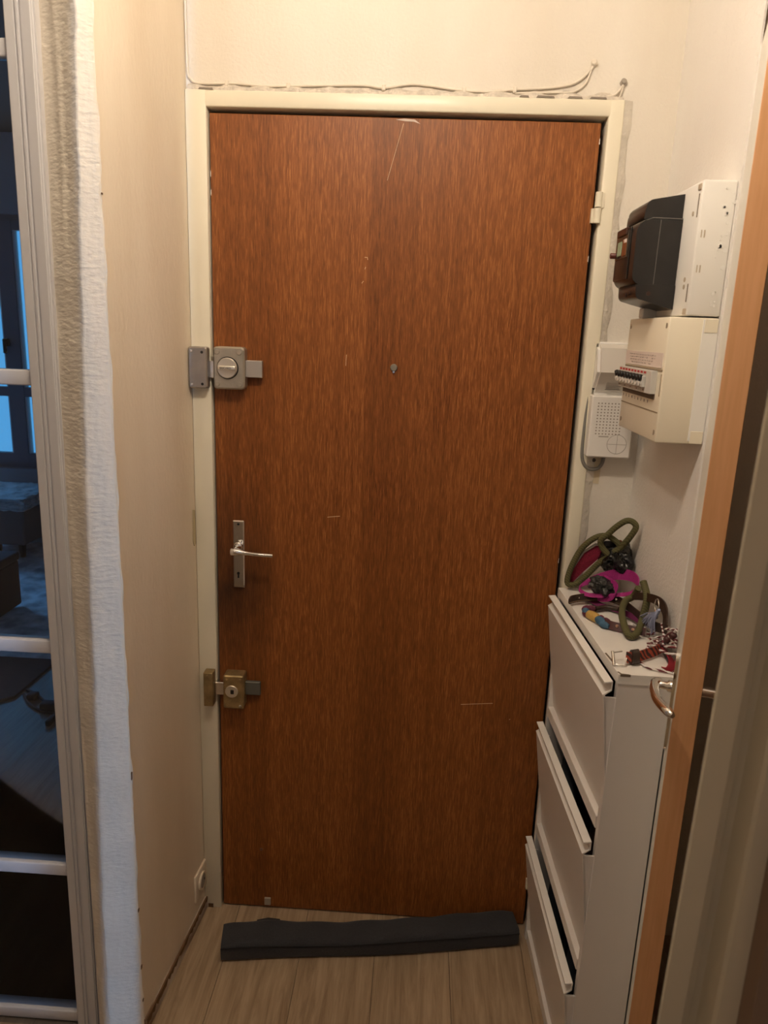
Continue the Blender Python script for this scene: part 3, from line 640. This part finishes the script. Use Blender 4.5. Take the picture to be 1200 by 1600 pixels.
for k, (zb, zt) in enumerate(((.692, .947), (.362, .614), (.032, .285))):
    db, dt = .012, -.021
    def fl_d(z): return db+(dt-db)*(z-zb)/(zt-zb)
    u0, u1 = .004, LU-.003
    sec = [(fl_d(zb), zb), (dt, zt), (dt+.004, zt+.0), (fl_d(zb)+.004, zb)]
    face = MB().prism([(d, z) for d, z in sec], u0, u1, 'x', T=CT)
    f_ = obj('flap', face, CAB, sc_)
    for ua, ub in ((u0, u0+.012), (u1-.004, u1)):
        obj('flap_side', MB().prism([(fl_d(zb)+.002, zb), (dt+.002, zt-.002), (.012, zt-.004), (.016, zb)], ua, ub, 'x', T=CT), CAB, f_)
    hk = [(dt, zt), (dt+.0145, zt+.011), (dt+.0145, zt+.029), (dt-.001, zt+.0275), (dt-.001, zt+.025), (dt+.0125, zt+.0265), (dt+.0125, zt+.0125), (dt-.0012, zt+.0025)]
    obj('pull_rail', MB().prism(hk, u0, u1, 'x', T=CT), CABTOP, f_, label='folded pull edge along the top')
chipm = mat('chipboard_chip', (.16, .12, .08), .9)
obj('edge_chip', MB().prism([(.8546, -.478), (.8580, -.4889), (.8760, -.4889), (.8720, -.4865), (.8610, -.4850), (.8575, -.478)], .989, .9934), chipm, sc_, label='dark chip at the front corner')
obj('edge_chip', MB().prism([(.8512, -.400), (.8552, -.4350), (.8580, -.4440), (.8590, -.432), (.8545, -.398)], .988, .9934), chipm, sc_, label='dark chip on the long edge')
# shoes stored in the flaps
def shoe(u0, u1, d0, d1, z0, z1, m, label, sole=True):
    e_ = empty('shoe', CT(Vector(((u0+u1)/2, (d0+d1)/2, z0))), label, 'shoe', group='shoes inside the flaps')
    vs = []; fs = []; n = 16; k = 14
    for i in range(k+1):
        t = i/k; zz = z0+(z1-z0)*t; s_ = math.sin(math.pi*min(1, .18+t*.9))**.5
        for j in range(n):
            q = 2*math.pi*j/n
            vs.append(CT(Vector(((u0+u1)/2+(u1-u0)/2*math.cos(q)*(.75+.25*s_), (d0+d1)/2+(d1-d0)/2*math.sin(q)*s_, zz))))
    for i in range(k):
        for j in range(n): fs.append([i*n+j, i*n+(j+1) % n, (i+1)*n+(j+1) % n, (i+1)*n+j])
    b = MB().add(vs, fs, True); b.add(vs, [list(range(n))[::-1], list(range(k*n, (k+1)*n))])
    obj('upper', b, m, e_)
    obj('sole', MB().box(u0+.004, u1-.004, d1-.006, d1, z0, z1-.01, .003, 2, T=CT), PIPING, e_)
shoe(.040, .150, .026, .066, .40, .628, SHOEG, 'Grey-blue shoe inside the far end of the middle flap')
shoe(.290, .425, .026, .066, .40, .622, SHOEB, 'Brown patterned shoe inside the near end of the middle flap')
shoe(.050, .165, .026, .066, .07, .300, SHOEG, 'Dark grey shoe inside the far end of the lowest flap')
shoe(.255, .345, .026, .066, .07, .285, SHOEG, 'Dark grey shoe inside the middle of the lowest flap')

# ================================================================== LEASHES AND COLLARS ON THE CABINET
rl = empty('rope_leash', (.90, -.08, .993), 'Olive green rope leash with its big loop leaning in the corner', 'dog leash')
big = smooth_path([(.965, -.1, 1.147), (.948, -.09, 1.116), (.927, -.078, 1.092), (.906, -.066, 1.065), (.885, -.058, 1.034), (.862, -.052, 1.009), (.846, -.046, 1.012), (.853, -.046, 1.053), (.871, -.051, 1.098), (.895, -.064, 1.128), (.918, -.076, 1.137), (.937, -.085, 1.128), (.948, -.09, 1.119), (.953, -.100, 1.128), (.961, -.112, 1.15), (.968, -.117, 1.171), (.96, -.113, 1.182), (.947, -.106, 1.181), (.93, -.097, 1.164), (.916, -.089, 1.144), (.904, -.082, 1.128), (.908, -.080, 1.112), (.921, -.084, 1.098), (.934, -.09, 1.085)], 5)
obj('rope', MB().tube(big, .0068, 10), ROPE, rl)
lowp = smooth_path([(.960, -.235, 1.085), (.963, -.262, 1.058), (.957, -.270, 1.020), (.936, -.313, 1.004), (.917, -.331, 1.002), (.913, -.304, 1.008), (.919, -.252, 1.020), (.940, -.196, 1.026), (.958, -.187, 1.034), (.962, -.205, 1.060)], 6)
obj('rope', MB().tube(lowp, .0072, 10), ROPE, rl, label='hand loop of the rope lying over the collars')
hn = empty('harness', (.885, -.045, .993), 'Crimson mesh harness behind the big green rope loop', 'dog harness')
vs = []; fs = []
outl = [(.847, -.040, 1.000), (.855, -.043, 1.040), (.876, -.052, 1.087), (.900, -.062, 1.110), (.915, -.066, 1.108), (.920, -.066, 1.090), (.900, -.056, 1.062), (.880, -.046, 1.035), (.862, -.042, 1.010), (.853, -.038, .996)]
c0 = Vector((.885, -.048, 1.06))
obj('mesh_panel', MB().add([Vector(q)+Vector((0, .006, 0)) for q in outl]+[Vector(q)+Vector((0, .012, 0)) for q in outl], [list(range(10)), list(range(10, 20))[::-1]]+[[i, (i+1) % 10, 10+(i+1) % 10, 10+i] for i in range(10)]), MESHRED, hn)
obj('edge_binding', MB().tube([Vector(q)+Vector((0, .004, .001)) for q in outl[:6]], .003, 8), mat('grey_binding', (.35, .31, .27), .8), hn, label='greyish bound edge')
obj('buckle', MB().box(.916, .943, -.066, -.058, 1.098, 1.122, .003, 2), mat('black_plastic', (.01, .01, .012), .35), hn, label='black plastic buckle')
obj('buckle', MB().box(.944, .956, -.070, -.062, 1.096, 1.126, .002, 1), mat('rust_webbing', (.22, .06, .025), .8), hn, label='rust coloured webbing end')
# crumpled bag
bm = bmesh.new(); bmesh.ops.create_icosphere(bm, subdivisions=5, radius=1)
from mathutils import noise as NZ
for v in bm.verts:
    p_ = v.co.copy()
    k = 1.12+.30*NZ.noise(p_*1.6)-.42*abs(NZ.noise(p_*2.1+Vector((7, 2, 4))))-.10*abs(NZ.noise(p_*5+Vector((3, 1, 2))))
    q_ = Vector((p_.x*.037*k, p_.y*.045*k, p_.z*.036*k))
    v.co = Vector((.951+q_.x, -.062+q_.y, 1.080+q_.z))
    v.co.x = min(v.co.x, .980)
bagm = MB().bm(bm, None, True)
bg_ = obj('plastic_bag', bagm, BAG, label='Crumpled shiny black plastic bag in the leash pile', cat='plastic bag')
bm = bmesh.new(); bmesh.ops.create_icosphere(bm, subdivisions=4, radius=1)
for v in bm.verts:
    p_ = v.co.copy(); k = 1+.4*NZ.noise(p_*2.3+Vector((5, 0, 0)))+.2*abs(NZ.noise(p_*6))
    v.co = Vector((.900+p_.x*.026*k, -.140+p_.y*.022*k, 1.036+p_.z*.020*k-.3*p_.x*.02))
obj('bag_fold', MB().bm(bm), mat('grey_bag_fold', (.02, .02, .018), .3, bump=.8, bscale=80), bg_)
# magenta strap
pk = empty('collar', (.92, -.12, .993), 'Magenta webbing strap coiled in front of the black bag', 'dog collar', group='dog collars on the shoe cabinet')
ring_ = smooth_path([(.862, -.104, 1.020), (.884, -.100, 1.036), (.921, -.100, 1.050), (.953, -.100, 1.055), (.969, -.135, 1.062), (.969, -.178, 1.060), (.957, -.178, 1.040), (.940, -.156, 1.026), (.891, -.154, 1.020), (.866, -.137, 1.018)], 5, True)
wv = []
for i, q in enumerate(ring_):
    far = max(0, math.sin(math.pi*(i/len(ring_)-.02)/.56)) if .02 < i/len(ring_) < .58 else 0
    wv.append(Vector((.002, .003, .008+.017*far)))
obj('webbing', MB().band(ring_, wv, .002, True), PINK, pk)
obj('webbing', MB().band(smooth_path([(.915, -.10, 1.045), (.930, -.150, 1.043), (.925, -.160, 1.022), (.905, -.150, 1.012), (.890, -.125, 1.010)], 5), Vector((.004, 0, .014)), .002), PINK, pk)
obj('webbing', MB().band(smooth_path([(.875, -.105, 1.000), (.90, -.155, .999), (.94, -.200, 1.001), (.96, -.255, 1.004)], 5), Vector((.016, .006, .003)), .002), mat('plum_webbing', (.14, .012, .075), .8), pk, label='darker underside of the strap')
# dark leather collar
lc = empty('collar', (.92, -.16, .993), 'Dark brown leather collar strap with a rounded tip lying over the cabinet edge', 'dog collar', group='dog collars on the shoe cabinet')
lp = smooth_path([(.829, -.158, 1.006), (.840, -.150, 1.008), (.871, -.140, 1.010), (.918, -.136, 1.011), (.946, -.166, 1.010), (.958, -.228, 1.010), (.964, -.320, 1.022), (.966, -.386, 1.042)], 6)
W_ = [Vector((.002, .009, .016))*min(1, .45+i/5) for i in range(len(lp))]
obj('strap', MB().band(lp, W_, .003), LEATHER, lc)
st = MB().tube([q+W_[i]*.42+Vector((0, -.0012, .0018)) for i, q in enumerate(lp)], .0006, 5).tube([q-W_[i]*.42+Vector((0, -.0012, .0018)) for i, q in enumerate(lp)], .0006, 5)
obj('stitching', st, STITCH, lc, label='tan stitching along both edges')
for i in (9, 15, 21):
    obj('rivet', MB().cyl(lp[i]+Vector((0, -.002, .001)), (0, -.5, .85), .0032 if i != 9 else .0016, .002, 12, bev=.0006), STEEL, lc)
lp2 = smooth_path([(.950, -.215, 1.045), (.962, -.265, 1.062), (.969, -.318, 1.072), (.970, -.352, 1.066), (.968, -.366, 1.050), (.964, -.384, 1.036)], 6)
obj('strap', MB().band(lp2, Vector((.004, -.004, .018)), .003), LEATHER, lc)
rg = [(.961+.0*i, -.330-.012*math.cos(2*math.pi*i/24), 1.068+.013*math.sin(2*math.pi*i/24)) for i in range(24)]
obj('metal_ring', MB().tube(rg, .0016, 8, True), STEEL, lc, label='bright steel ring')
obj('rivet', MB().cyl((.962, -.334, 1.046), (-.7, -.7, .2), .0042, .002, 14, bev=.0008), STEEL, lc)
# braided collar
bc = empty('collar', (.90, -.26, .993), 'Braided plum and blue collar with a gold band and oxblood leather end', 'dog collar', group='dog collars on the shoe cabinet')
for (p0, p1, r_, m_) in (((.880, -.185, 1.001), (.862, -.192, 1.004), .0075, PURPY), ((.868, -.188, 1.002), (.851, -.205, 1.005), .0085, PURPY), ((.856, -.198, 1.003), (.855, -.222, 1.003), .008, BLUEY), ((.851, -.208, 1.000), (.862, -.230, 1.001), .0075, PURPY),
                         ((.872, -.246, 1.005), (.884, -.252, 1.003), .0075, PURPY), ((.869, -.250, 1.004), (.878, -.272, 1.004), .009, BLUEY), ((.880, -.255, 1.004), (.892, -.270, 1.001), .0085, PURPY), ((.872, -.268, 1.001), (.886, -.284, 1.001), .0075, BLUEY)):
    p0 = Vector(p0); p1 = Vector(p1)
    obj('braid_strand', MB().tube([p0.lerp(p1, k/8) for k in range(9)], [r_*math.sin(math.pi*(.12+.76*k/8))**.6 for k in range(9)], 10), m_, bc)
p0, p1 = Vector((.858, -.224, 1.003)), Vector((.873, -.250, 1.003))
obj('gold_band', MB().tube([p0.lerp(p1, k/6) for k in range(7)], [.0085, .0098, .0102, .0104, .0102, .0098, .0086], 14), GOLD, bc, label='gold thread wrapping')
mp_ = smooth_path([(.880, -.270, 1.003), (.893, -.283, 1.003), (.908, -.292, 1.003), (.934, -.304, 1.003), (.953, -.310, 1.003)], 5)
obj('strap', MB().band(mp_, Vector((.004, .008, .015)), .003), OXBLOOD, bc, label='oxblood leather end')
for i in (8, 14): obj('rivet', MB().cyl(mp_[i]+Vector((0, -.001, .0015)), (0, -.5, .86), .0034, .002, 12, bev=.0006), mat('copper_rivet', (.70, .45, .33), .3, .9), bc)
bk = [(.932, -.290, 1.010), (.953, -.297, 1.009), (.961, -.312, 1.003), (.956, -.324, .998), (.938, -.318, .998)]
obj('buckle', MB().tube(bk, .0014, 8), STEEL, bc)
obj('braid_strand', MB().tube(smooth_path([(.880, -.188, 1.001), (.908, -.176, 1.002), (.930, -.190, 1.004)], 4), .006, 8), LEATHER, bc)
# tassel
ts = empty('tassel', (.955, -.33, .993), 'Pale blue thread tassel hanging among the collars', 'tassel')
tt = MB(); top_ = Vector((.960, -.343, 1.060))
for i in range(46):
    a_ = i/45; e_ = Vector((.955, -.275, 1.020)).lerp(Vector((.957, -.345, 1.018)), a_)+Vector((random.uniform(-.006, .003), random.uniform(-.006, .006), random.uniform(-.007, .006)))
    mid = top_.lerp(e_, .5)+Vector((-.004, 0, .004*random.random()))
    tt.tube([top_+Vector((random.uniform(-.002, .002), random.uniform(-.003, .003), 0)), mid, e_], .0008, 4)
tag(obj('thread_strands', tt, TASSEL, ts), kind='stuff')
obj('tassel_knot', MB().tube([(.961, -.345, 1.066), (.960, -.342, 1.060), (.959, -.339, 1.053)], [.003, .0045, .0038], 10), TASSEL, ts)
# twisted cord leash
tc_ = empty('cord_leash', (.955, -.37, .993), 'Tangled red and white twisted cord leash by the wall', 'dog leash')
cords = [[(.956, -.309, 1.000), (.963, -.322, 1.006), (.966, -.346, 1.021), (.966, -.372, 1.036), (.966, -.403, 1.050), (.966, -.429, 1.058)],
         [(.932, -.386, .997), (.947, -.359, .998), (.961, -.345, 1.000), (.966, -.379, 1.014), (.966, -.413, 1.026), (.966, -.438, 1.036)],
         [(.950, -.339, 1.000), (.962, -.337, 1.004), (.966, -.377, 1.022), (.966, -.407, 1.032), (.966, -.439, 1.043)],
         [(.955, -.370, 1.004), (.962, -.376, 1.009), (.966, -.388, 1.021), (.964, -.404, 1.034), (.966, -.419, 1.047), (.966, -.432, 1.061)],
         [(.966, -.355, 1.040), (.962, -.385, 1.030), (.958, -.400, 1.016), (.962, -.425, 1.024), (.966, -.440, 1.030)],
         [(.945, -.352, .998), (.955, -.385, 1.008), (.966, -.40, 1.040), (.968, -.425, 1.052)],
         [(.960, -.360, 1.010), (.952, -.395, 1.006), (.960, -.430, 1.012), (.968, -.445, 1.020)]]
for c_ in cords: obj('cord', MB().tube(smooth_path(c_, 8), .0026, 7), CORD, tc_)
for q in ((.962, -.405, 1.030), (.964, -.425, 1.046), (.957, -.392, 1.014)):
    b = bmesh.new(); bmesh.ops.create_icosphere(b, subdivisions=2, radius=.0075)
    for v in b.verts: v.co = v.co*(1+.3*NZ.noise(v.co*300))+Vector(q)
    obj('knot', MB().bm(b, None, True), OXBLOOD, tc_)
# patterned collar
pc = empty('collar', (.92, -.43, .993), 'Red and black patterned collar with a square buckle near the cabinet front', 'dog collar', group='dog collars on the shoe cabinet')
pp = smooth_path([(.878, -.443, 1.0065), (.886, -.443, 1.0065), (.900, -.439, 1.007), (.919, -.424, 1.006), (.941, -.408, 1.006), (.963, -.388, 1.008)], 5)
obj('webbing', MB().band(pp, Vector((.003, .010, .017)), .004), PATT, pc)
k_ = [(.895+.0*i, -.441+.0105*math.cos(2*math.pi*i/20)*.95, 1.007+.0125*math.sin(2*math.pi*i/20)) for i in range(20)]
obj('keeper', MB().band([(x-.001+.0*i, y, z) for i, (x, y, z) in enumerate(k_)], Vector((.014, .004, .001)), .0035, True), LEATHER, pc, label='dark leather keeper loop')
obj('buckle', MB().tube([(.874, -.430, 1.012), (.856, -.434, 1.010), (.8545, -.4555, .9965), (.874, -.4575, .996), (.8785, -.446, 1.006)], .0015, 8).tube([(.8560, -.432, 1.0115), (.8540, -.4575, .9955)], .0028, 8), STEEL, pc, label='square steel buckle')
obj('ribbon', MB().band(smooth_path([(.961, -.388, 1.008), (.963, -.412, 1.005), (.963, -.433, 1.003), (.957, -.455, 1.001), (.949, -.467, .998), (.941, -.466, .998)], 5), Vector((-.012, -.002, .008)), .002), REDR, pc, label='plain red ribbon end')
obj('cord', MB().tube(smooth_path([(.905, -.444, .998), (.913, -.461, .9965), (.926, -.468, .9965), (.940, -.474, .9965), (.962, -.481, .9965)], 6), .002, 7), CORD, pc, label='thin red and white cord')

# ================================================================== OPEN INNER DOOR (beech edge) AT RIGHT
d2 = empty('door_2', (.94, -.6, 0), 'Open inner door seen from its beech coloured edge', 'door', 'structure')
P0 = Vector((.9150, -.600)); ux = Vector((.342, 1.0)).normalized(); rx = Vector((ux.y, -ux.x)); TH = .0385; LN = .60
def DT(v): q = P0+ux*v.y+rx*v.x; return Vector((q.x, q.y, v.z))    # x across the edge, y along the leaf
obj('leaf', MB().box(0, TH-.002, .0012, LN, .008, 2.03, T=DT), WHITED, d2, label='white painted leaf face')
obj('brown_face', MB().box(TH-.002, TH, .0012, LN, .008, 2.03, T=DT), BROWND, d2, label='brown far face')
obj('edge_band', MB().box(0.0004, TH-.0004, -.0006, .0012, .008, 2.03, .0004, 1, T=DT), BEECH, d2, label='beech edge banding')
pt = MB()
rr = rrect(.026, .062, .893, 1.075, .016, 6)
pt.prism([(y, z) for y, z in rr], -.006, 0, 'x', T=DT)
hp2 = obj('handle_plate', pt, CHROME, d2, label='narrow chrome handle plate')
ctr = lambda x, y, z: DT(Vector((x, y, z)))
hv = MB()
a1 = [ctr(-.005, .044, 1.008), ctr(-.030, .044, 1.008)]
hv.tube([a1[0], a1[0].lerp(a1[1], .25), a1[0].lerp(a1[1], .35), a1[1]], [.0105, .0105, .0072, .0072], 18)
hv.tube(smooth_path([ctr(-.024, .056, 1.010), ctr(-.032, .042, 1.009), ctr(-.033, .020, 1.007), ctr(-.026, -.010, 1.005), ctr(-.014, -.034, 1.004), ctr(-.002, -.052, 1.003)], 5), [.004, .006, .0075, .0085, .009, .009]+[.0085]*10+[.008]*6+[.0078, .007, .006, .004], 14)
obj('lever', hv, CHROME, hp2, label='curved chrome lever')
hv = MB().tube([ctr(TH, .046, 1.008), ctr(TH+.045, .046, 1.008)], .009, 14).tube(smooth_path([ctr(TH+.045, .05, 1.008), ctr(TH+.048, .10, 1.006), ctr(TH+.045, .15, 1.004)], 5), .009, 12)
obj('lever', hv, CHROME, d2, label='chrome lever on the far side')

# ================================================================== GLAZED DOOR AND LIVING ROOM
d3 = empty('door_3', (-.55, -.39, 0), 'White glazed door with horizontal bars at the left edge', 'glazed door', 'structure')
GY = -.372
stile = [(-.232, GY+.016), (-.232, GY-.016), (-.2295, GY-.019), (-.2145, GY-.019), (-.2135, GY-.0165), (-.2120, GY-.0165), (-.2110, GY-.0195), (-.2075, GY-.0195), (-.2065, GY-.0150), (-.2035, GY-.0150), (-.2030, GY-.018),
         (-.1870, GY-.019), (-.1860, GY-.0165), (-.1845, GY-.0165), (-.1835, GY-.0135), (-.1805, GY-.0135), (-.1802, GY+.016)]
lean3 = lambda v: Vector((v.x-.006*(1.0-v.z)*.6, v.y, v.z))
obj('stile', MB().prism(stile, .0, ZC-.02, T=lean3), PVC, d3)
obj('stile', MB().prism([(-.93, GY+.016), (-.93, GY-.016), (-.88, GY-.016), (-.88, GY+.016)], 0, ZC-.02), PVC, d3)
bars = (.018, .411, .933, 1.464, 2.0025, 2.54)
for z in bars:
    obj('glazing_bar', MB().box(-.882, -.2305, GY-.012, GY+.012, z-.0142, z+.0142, .003, 2, T=lean3), PVC, d3)
for z0, z1 in zip(bars[:-1], bars[1:]):
    obj('pane', MB().box(-.881, -.231, GY-.002, GY+.002, z0+.013, z1-.013), GLASS, d3)
LY, LZ = 3.42, 2.74
obj('wall_living', MB().box(-4.6, -.18, LY, LY+.25, 0, .50).box(-4.6, -.18, LY, LY+.25, 2.24, LZ).box(-4.6, -3.05, LY, LY+.25, .50, 2.24).box(-1.72, -.18, LY, LY+.25, .50, 2.24)
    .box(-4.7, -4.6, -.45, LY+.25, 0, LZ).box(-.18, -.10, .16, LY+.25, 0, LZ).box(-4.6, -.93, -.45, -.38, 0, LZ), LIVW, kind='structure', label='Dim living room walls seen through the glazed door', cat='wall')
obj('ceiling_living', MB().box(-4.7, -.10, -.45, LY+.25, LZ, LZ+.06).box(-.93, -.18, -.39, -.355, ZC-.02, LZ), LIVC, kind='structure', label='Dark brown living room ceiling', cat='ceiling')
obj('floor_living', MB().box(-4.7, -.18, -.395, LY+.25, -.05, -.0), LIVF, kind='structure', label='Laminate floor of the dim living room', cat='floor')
# window
w1 = empty('window_1', (-2.38, LY, .5), 'Living room casement window lit by blue daylight', 'window', 'structure')
x0, x1, z0, z1 = -3.05, -1.72, .50, 2.24; yf = LY+.05
wf = MB().box(x0, x0+.05, yf, yf+.06, z0, z1).box(x1-.05, x1, yf, yf+.06, z0, z1).box(x0, x1, yf, yf+.06, z0, z0+.06).box(x0, x1, yf, yf+.06, z1-.05, z1)
obj('outer_frame', wf, WINF, w1)
for sx0, sx1 in ((x0+.05, -2.385), (-2.385, x1-.05)):
    s_ = obj('sash', MB().box(sx0, sx0+.055, yf-.03, yf+.03, z0+.05, z1-.04).box(sx1-.055, sx1, yf-.03, yf+.03, z0+.05, z1-.04).box(sx0+.05, sx1-.05, yf-.028, yf+.028, z0+.052, z0+.11).box(sx0+.05, sx1-.05, yf-.028, yf+.028, z1-.10, z1-.042).box(sx0+.05, sx1-.05, yf-.028, yf+.028, 1.02, 1.085), WINF, w1)
    obj('bead', MB().box(sx0+.055, sx0+.068, yf-.02, yf+.02, z0+.11, z1-.10).box(sx1-.068, sx1-.055, yf-.02, yf+.02, z0+.11, z1-.10), WINL, s_)
    gm = FILM if sx0 < -3 else GLASS
    obj('pane', MB().box(sx0+.05, sx1-.05, yf+.004, yf+.008, z0+.10, 1.03), gm, s_)
    obj('pane', MB().box(sx0+.05, sx1-.05, yf+.004, yf+.008, 1.08, z1-.09), gm, s_)
obj('window_handle', MB().box(-2.425, -2.400, yf-.05, yf-.03, 1.37, 1.42, .004, 1).box(-2.432, -2.412, yf-.075, yf-.05, 1.32, 1.42, .006, 2), PIPING, w1)
# tree outside
tr = empty('tree', (-2.1, 5.6, -2), 'Leafy green tree outside the living room window', 'tree')
obj('trunk', MB().tube([(-1.5, 6.2, -2), (-1.55, 6.2, .5), (-1.5, 6.2, 2.5)], [.12, .09, .05], 10), BARK, tr)
lf = MB()
for i in range(1500):
    c = Vector((random.gauss(-1.75, .55), 6.2+random.gauss(0, .35), random.gauss(1.9, .75))); 
    if c.x < -3.1: continue
    n_ = Vector((random.gauss(0, 1), random.gauss(0, 1), random.gauss(0, 1))).normalized(); a_ = n_.orthogonal().normalized()*.075; b_ = n_.cross(a_)*.6
    lf.add([c-a_, c+b_, c+a_, c-b_], [[0, 1, 2, 3]])
tag(obj('foliage', lf, LEAF, tr), kind='stuff')
# ottoman
ot = empty('ottoman', (-2.25, 3.0, 0), 'Square ottoman with a fluffy pale top in front of the window', 'ottoman')
obj('body', MB().box(-2.52, -2.03, 2.76, 3.22, .125, .385, .02, 3), OTTB, ot)
bm = bmesh.new(); bmesh.ops.create_cube(bm, size=1); bmesh.ops.subdivide_edges(bm, edges=bm.edges[:], cuts=22, use_grid_fill=True)
for v in bm.verts:
    p_ = v.co.copy(); l_ = max(abs(p_.x), abs(p_.y)); s_ = 1-.25*max(0, l_-.36)
    v.co = Vector((-2.275+p_.x*.52, 2.99+p_.y*.49, .40+p_.z*.10*(1.0-1.3*max(0, l_-.34))))+Vector((NZ.noise(p_*9), NZ.noise(p_*9+Vector((4, 4, 4))), NZ.noise(p_*14)))*.012
obj('fluffy_top', MB().bm(bm, None, True), OTTF, ot, label='fluffy pale seat top')
for x in (-2.47, -2.235, -2.085):
    for y in ((2.82, 3.16) if x != -2.235 else (2.80,)):
        if x == -2.235 and y > 3: continue
        obj('leg', MB().cyl((x, y, .034), (0, 0, 1), .018, .096, 14, .026), PIPING, ot)
# rugs
vs = []; fs = []; NX, NY = 70, 60
for j in range(NY+1):
    for i in range(NX+1):
        x = -3.6+2.62*i/NX; y = 1.42+1.8*j/NY; e_ = min(i, NX-i, j, NY-j)
        vs.append((x+.01*NZ.noise(Vector((y*9, x, 0))), y+.01*NZ.noise(Vector((x*9, y, 3))), .004+(.016+.012*NZ.noise(Vector((x*11, y*11, 1)))+.008*NZ.noise(Vector((x*37, y*37, 5))))*(e_ > 0)))
for j in range(NY):
    for i in range(NX): fs.append([j*(NX+1)+i, j*(NX+1)+i+1, (j+1)*(NX+1)+i+1, (j+1)*(NX+1)+i])
rgm = MB().add(vs, fs, True).prism([(-3.6, 1.42), (-.98, 1.42), (-.98, 3.22), (-3.6, 3.22)], .0005, .0045)
obj('rug', rgm, RUG, label='Shaggy pale rug under the ottoman', cat='rug')
obj('rug', MB().prism([(-3.2, .90), (-1.34, .90), (-1.175, 1.05), (-1.165, 1.41), (-3.2, 1.41)], .0005, .012), DMAT, label='Dark mat on the living room floor before the shaggy rug', cat='rug')
pf = empty('storage_cube', (-1.78, 1.84, .035), 'Black cube pouf standing on the shaggy rug', 'pouf')
obj('body', MB().box(-2.1, -1.665, 1.72, 2.03, .030, .285, .012, 3), mat('black_cloth', (.006, .006, .007), .9), pf)
obj('lid', MB().box(-2.105, -1.66, 1.715, 2.035, .285, .33, .010, 3), mat('black_cloth', (.006, .006, .007), .9), pf)
ps = empty('power_strip', (-1.0, .97, 0), 'Black cable and plug lying on the living room floor', 'power cable')
obj('cable', MB().tube(smooth_path([(-1.16, 1.12, .006), (-1.10, 1.08, .012), (-1.05, 1.04, .010), (-1.0, 1.0, .006), (-.94, .985, .006), (-.90, .99, .006)], 6), .006, 8).tube(smooth_path([(-1.15, 1.08, .006), (-1.08, 1.0, .006), (-1.0, .95, .006), (-.95, .94, .006), (-.93, .90, .006)], 6), .006, 8), PIPING, ps)
obj('plug', MB().box(-1.02, -.955, .955, 1.0, .001, .035, .008, 2), PIPING, ps)
obj('plug', MB().box(-1.115, -1.075, 1.03, 1.075, .001, .03, .008, 2), PIPING, ps)
obj('plug', MB().box(-.94, -.918, .845, .905, .001, .025, .006, 2), PIPING, ps)
# window portal for the daylight
light('window_portal', 'AREA', (-2.385, LY+.02, 1.37), 1, (1, 1, 1), (math.radians(-90), 0, 0), shape='RECTANGLE', size=1.33, size_y=1.74).data.cycles.is_portal = True
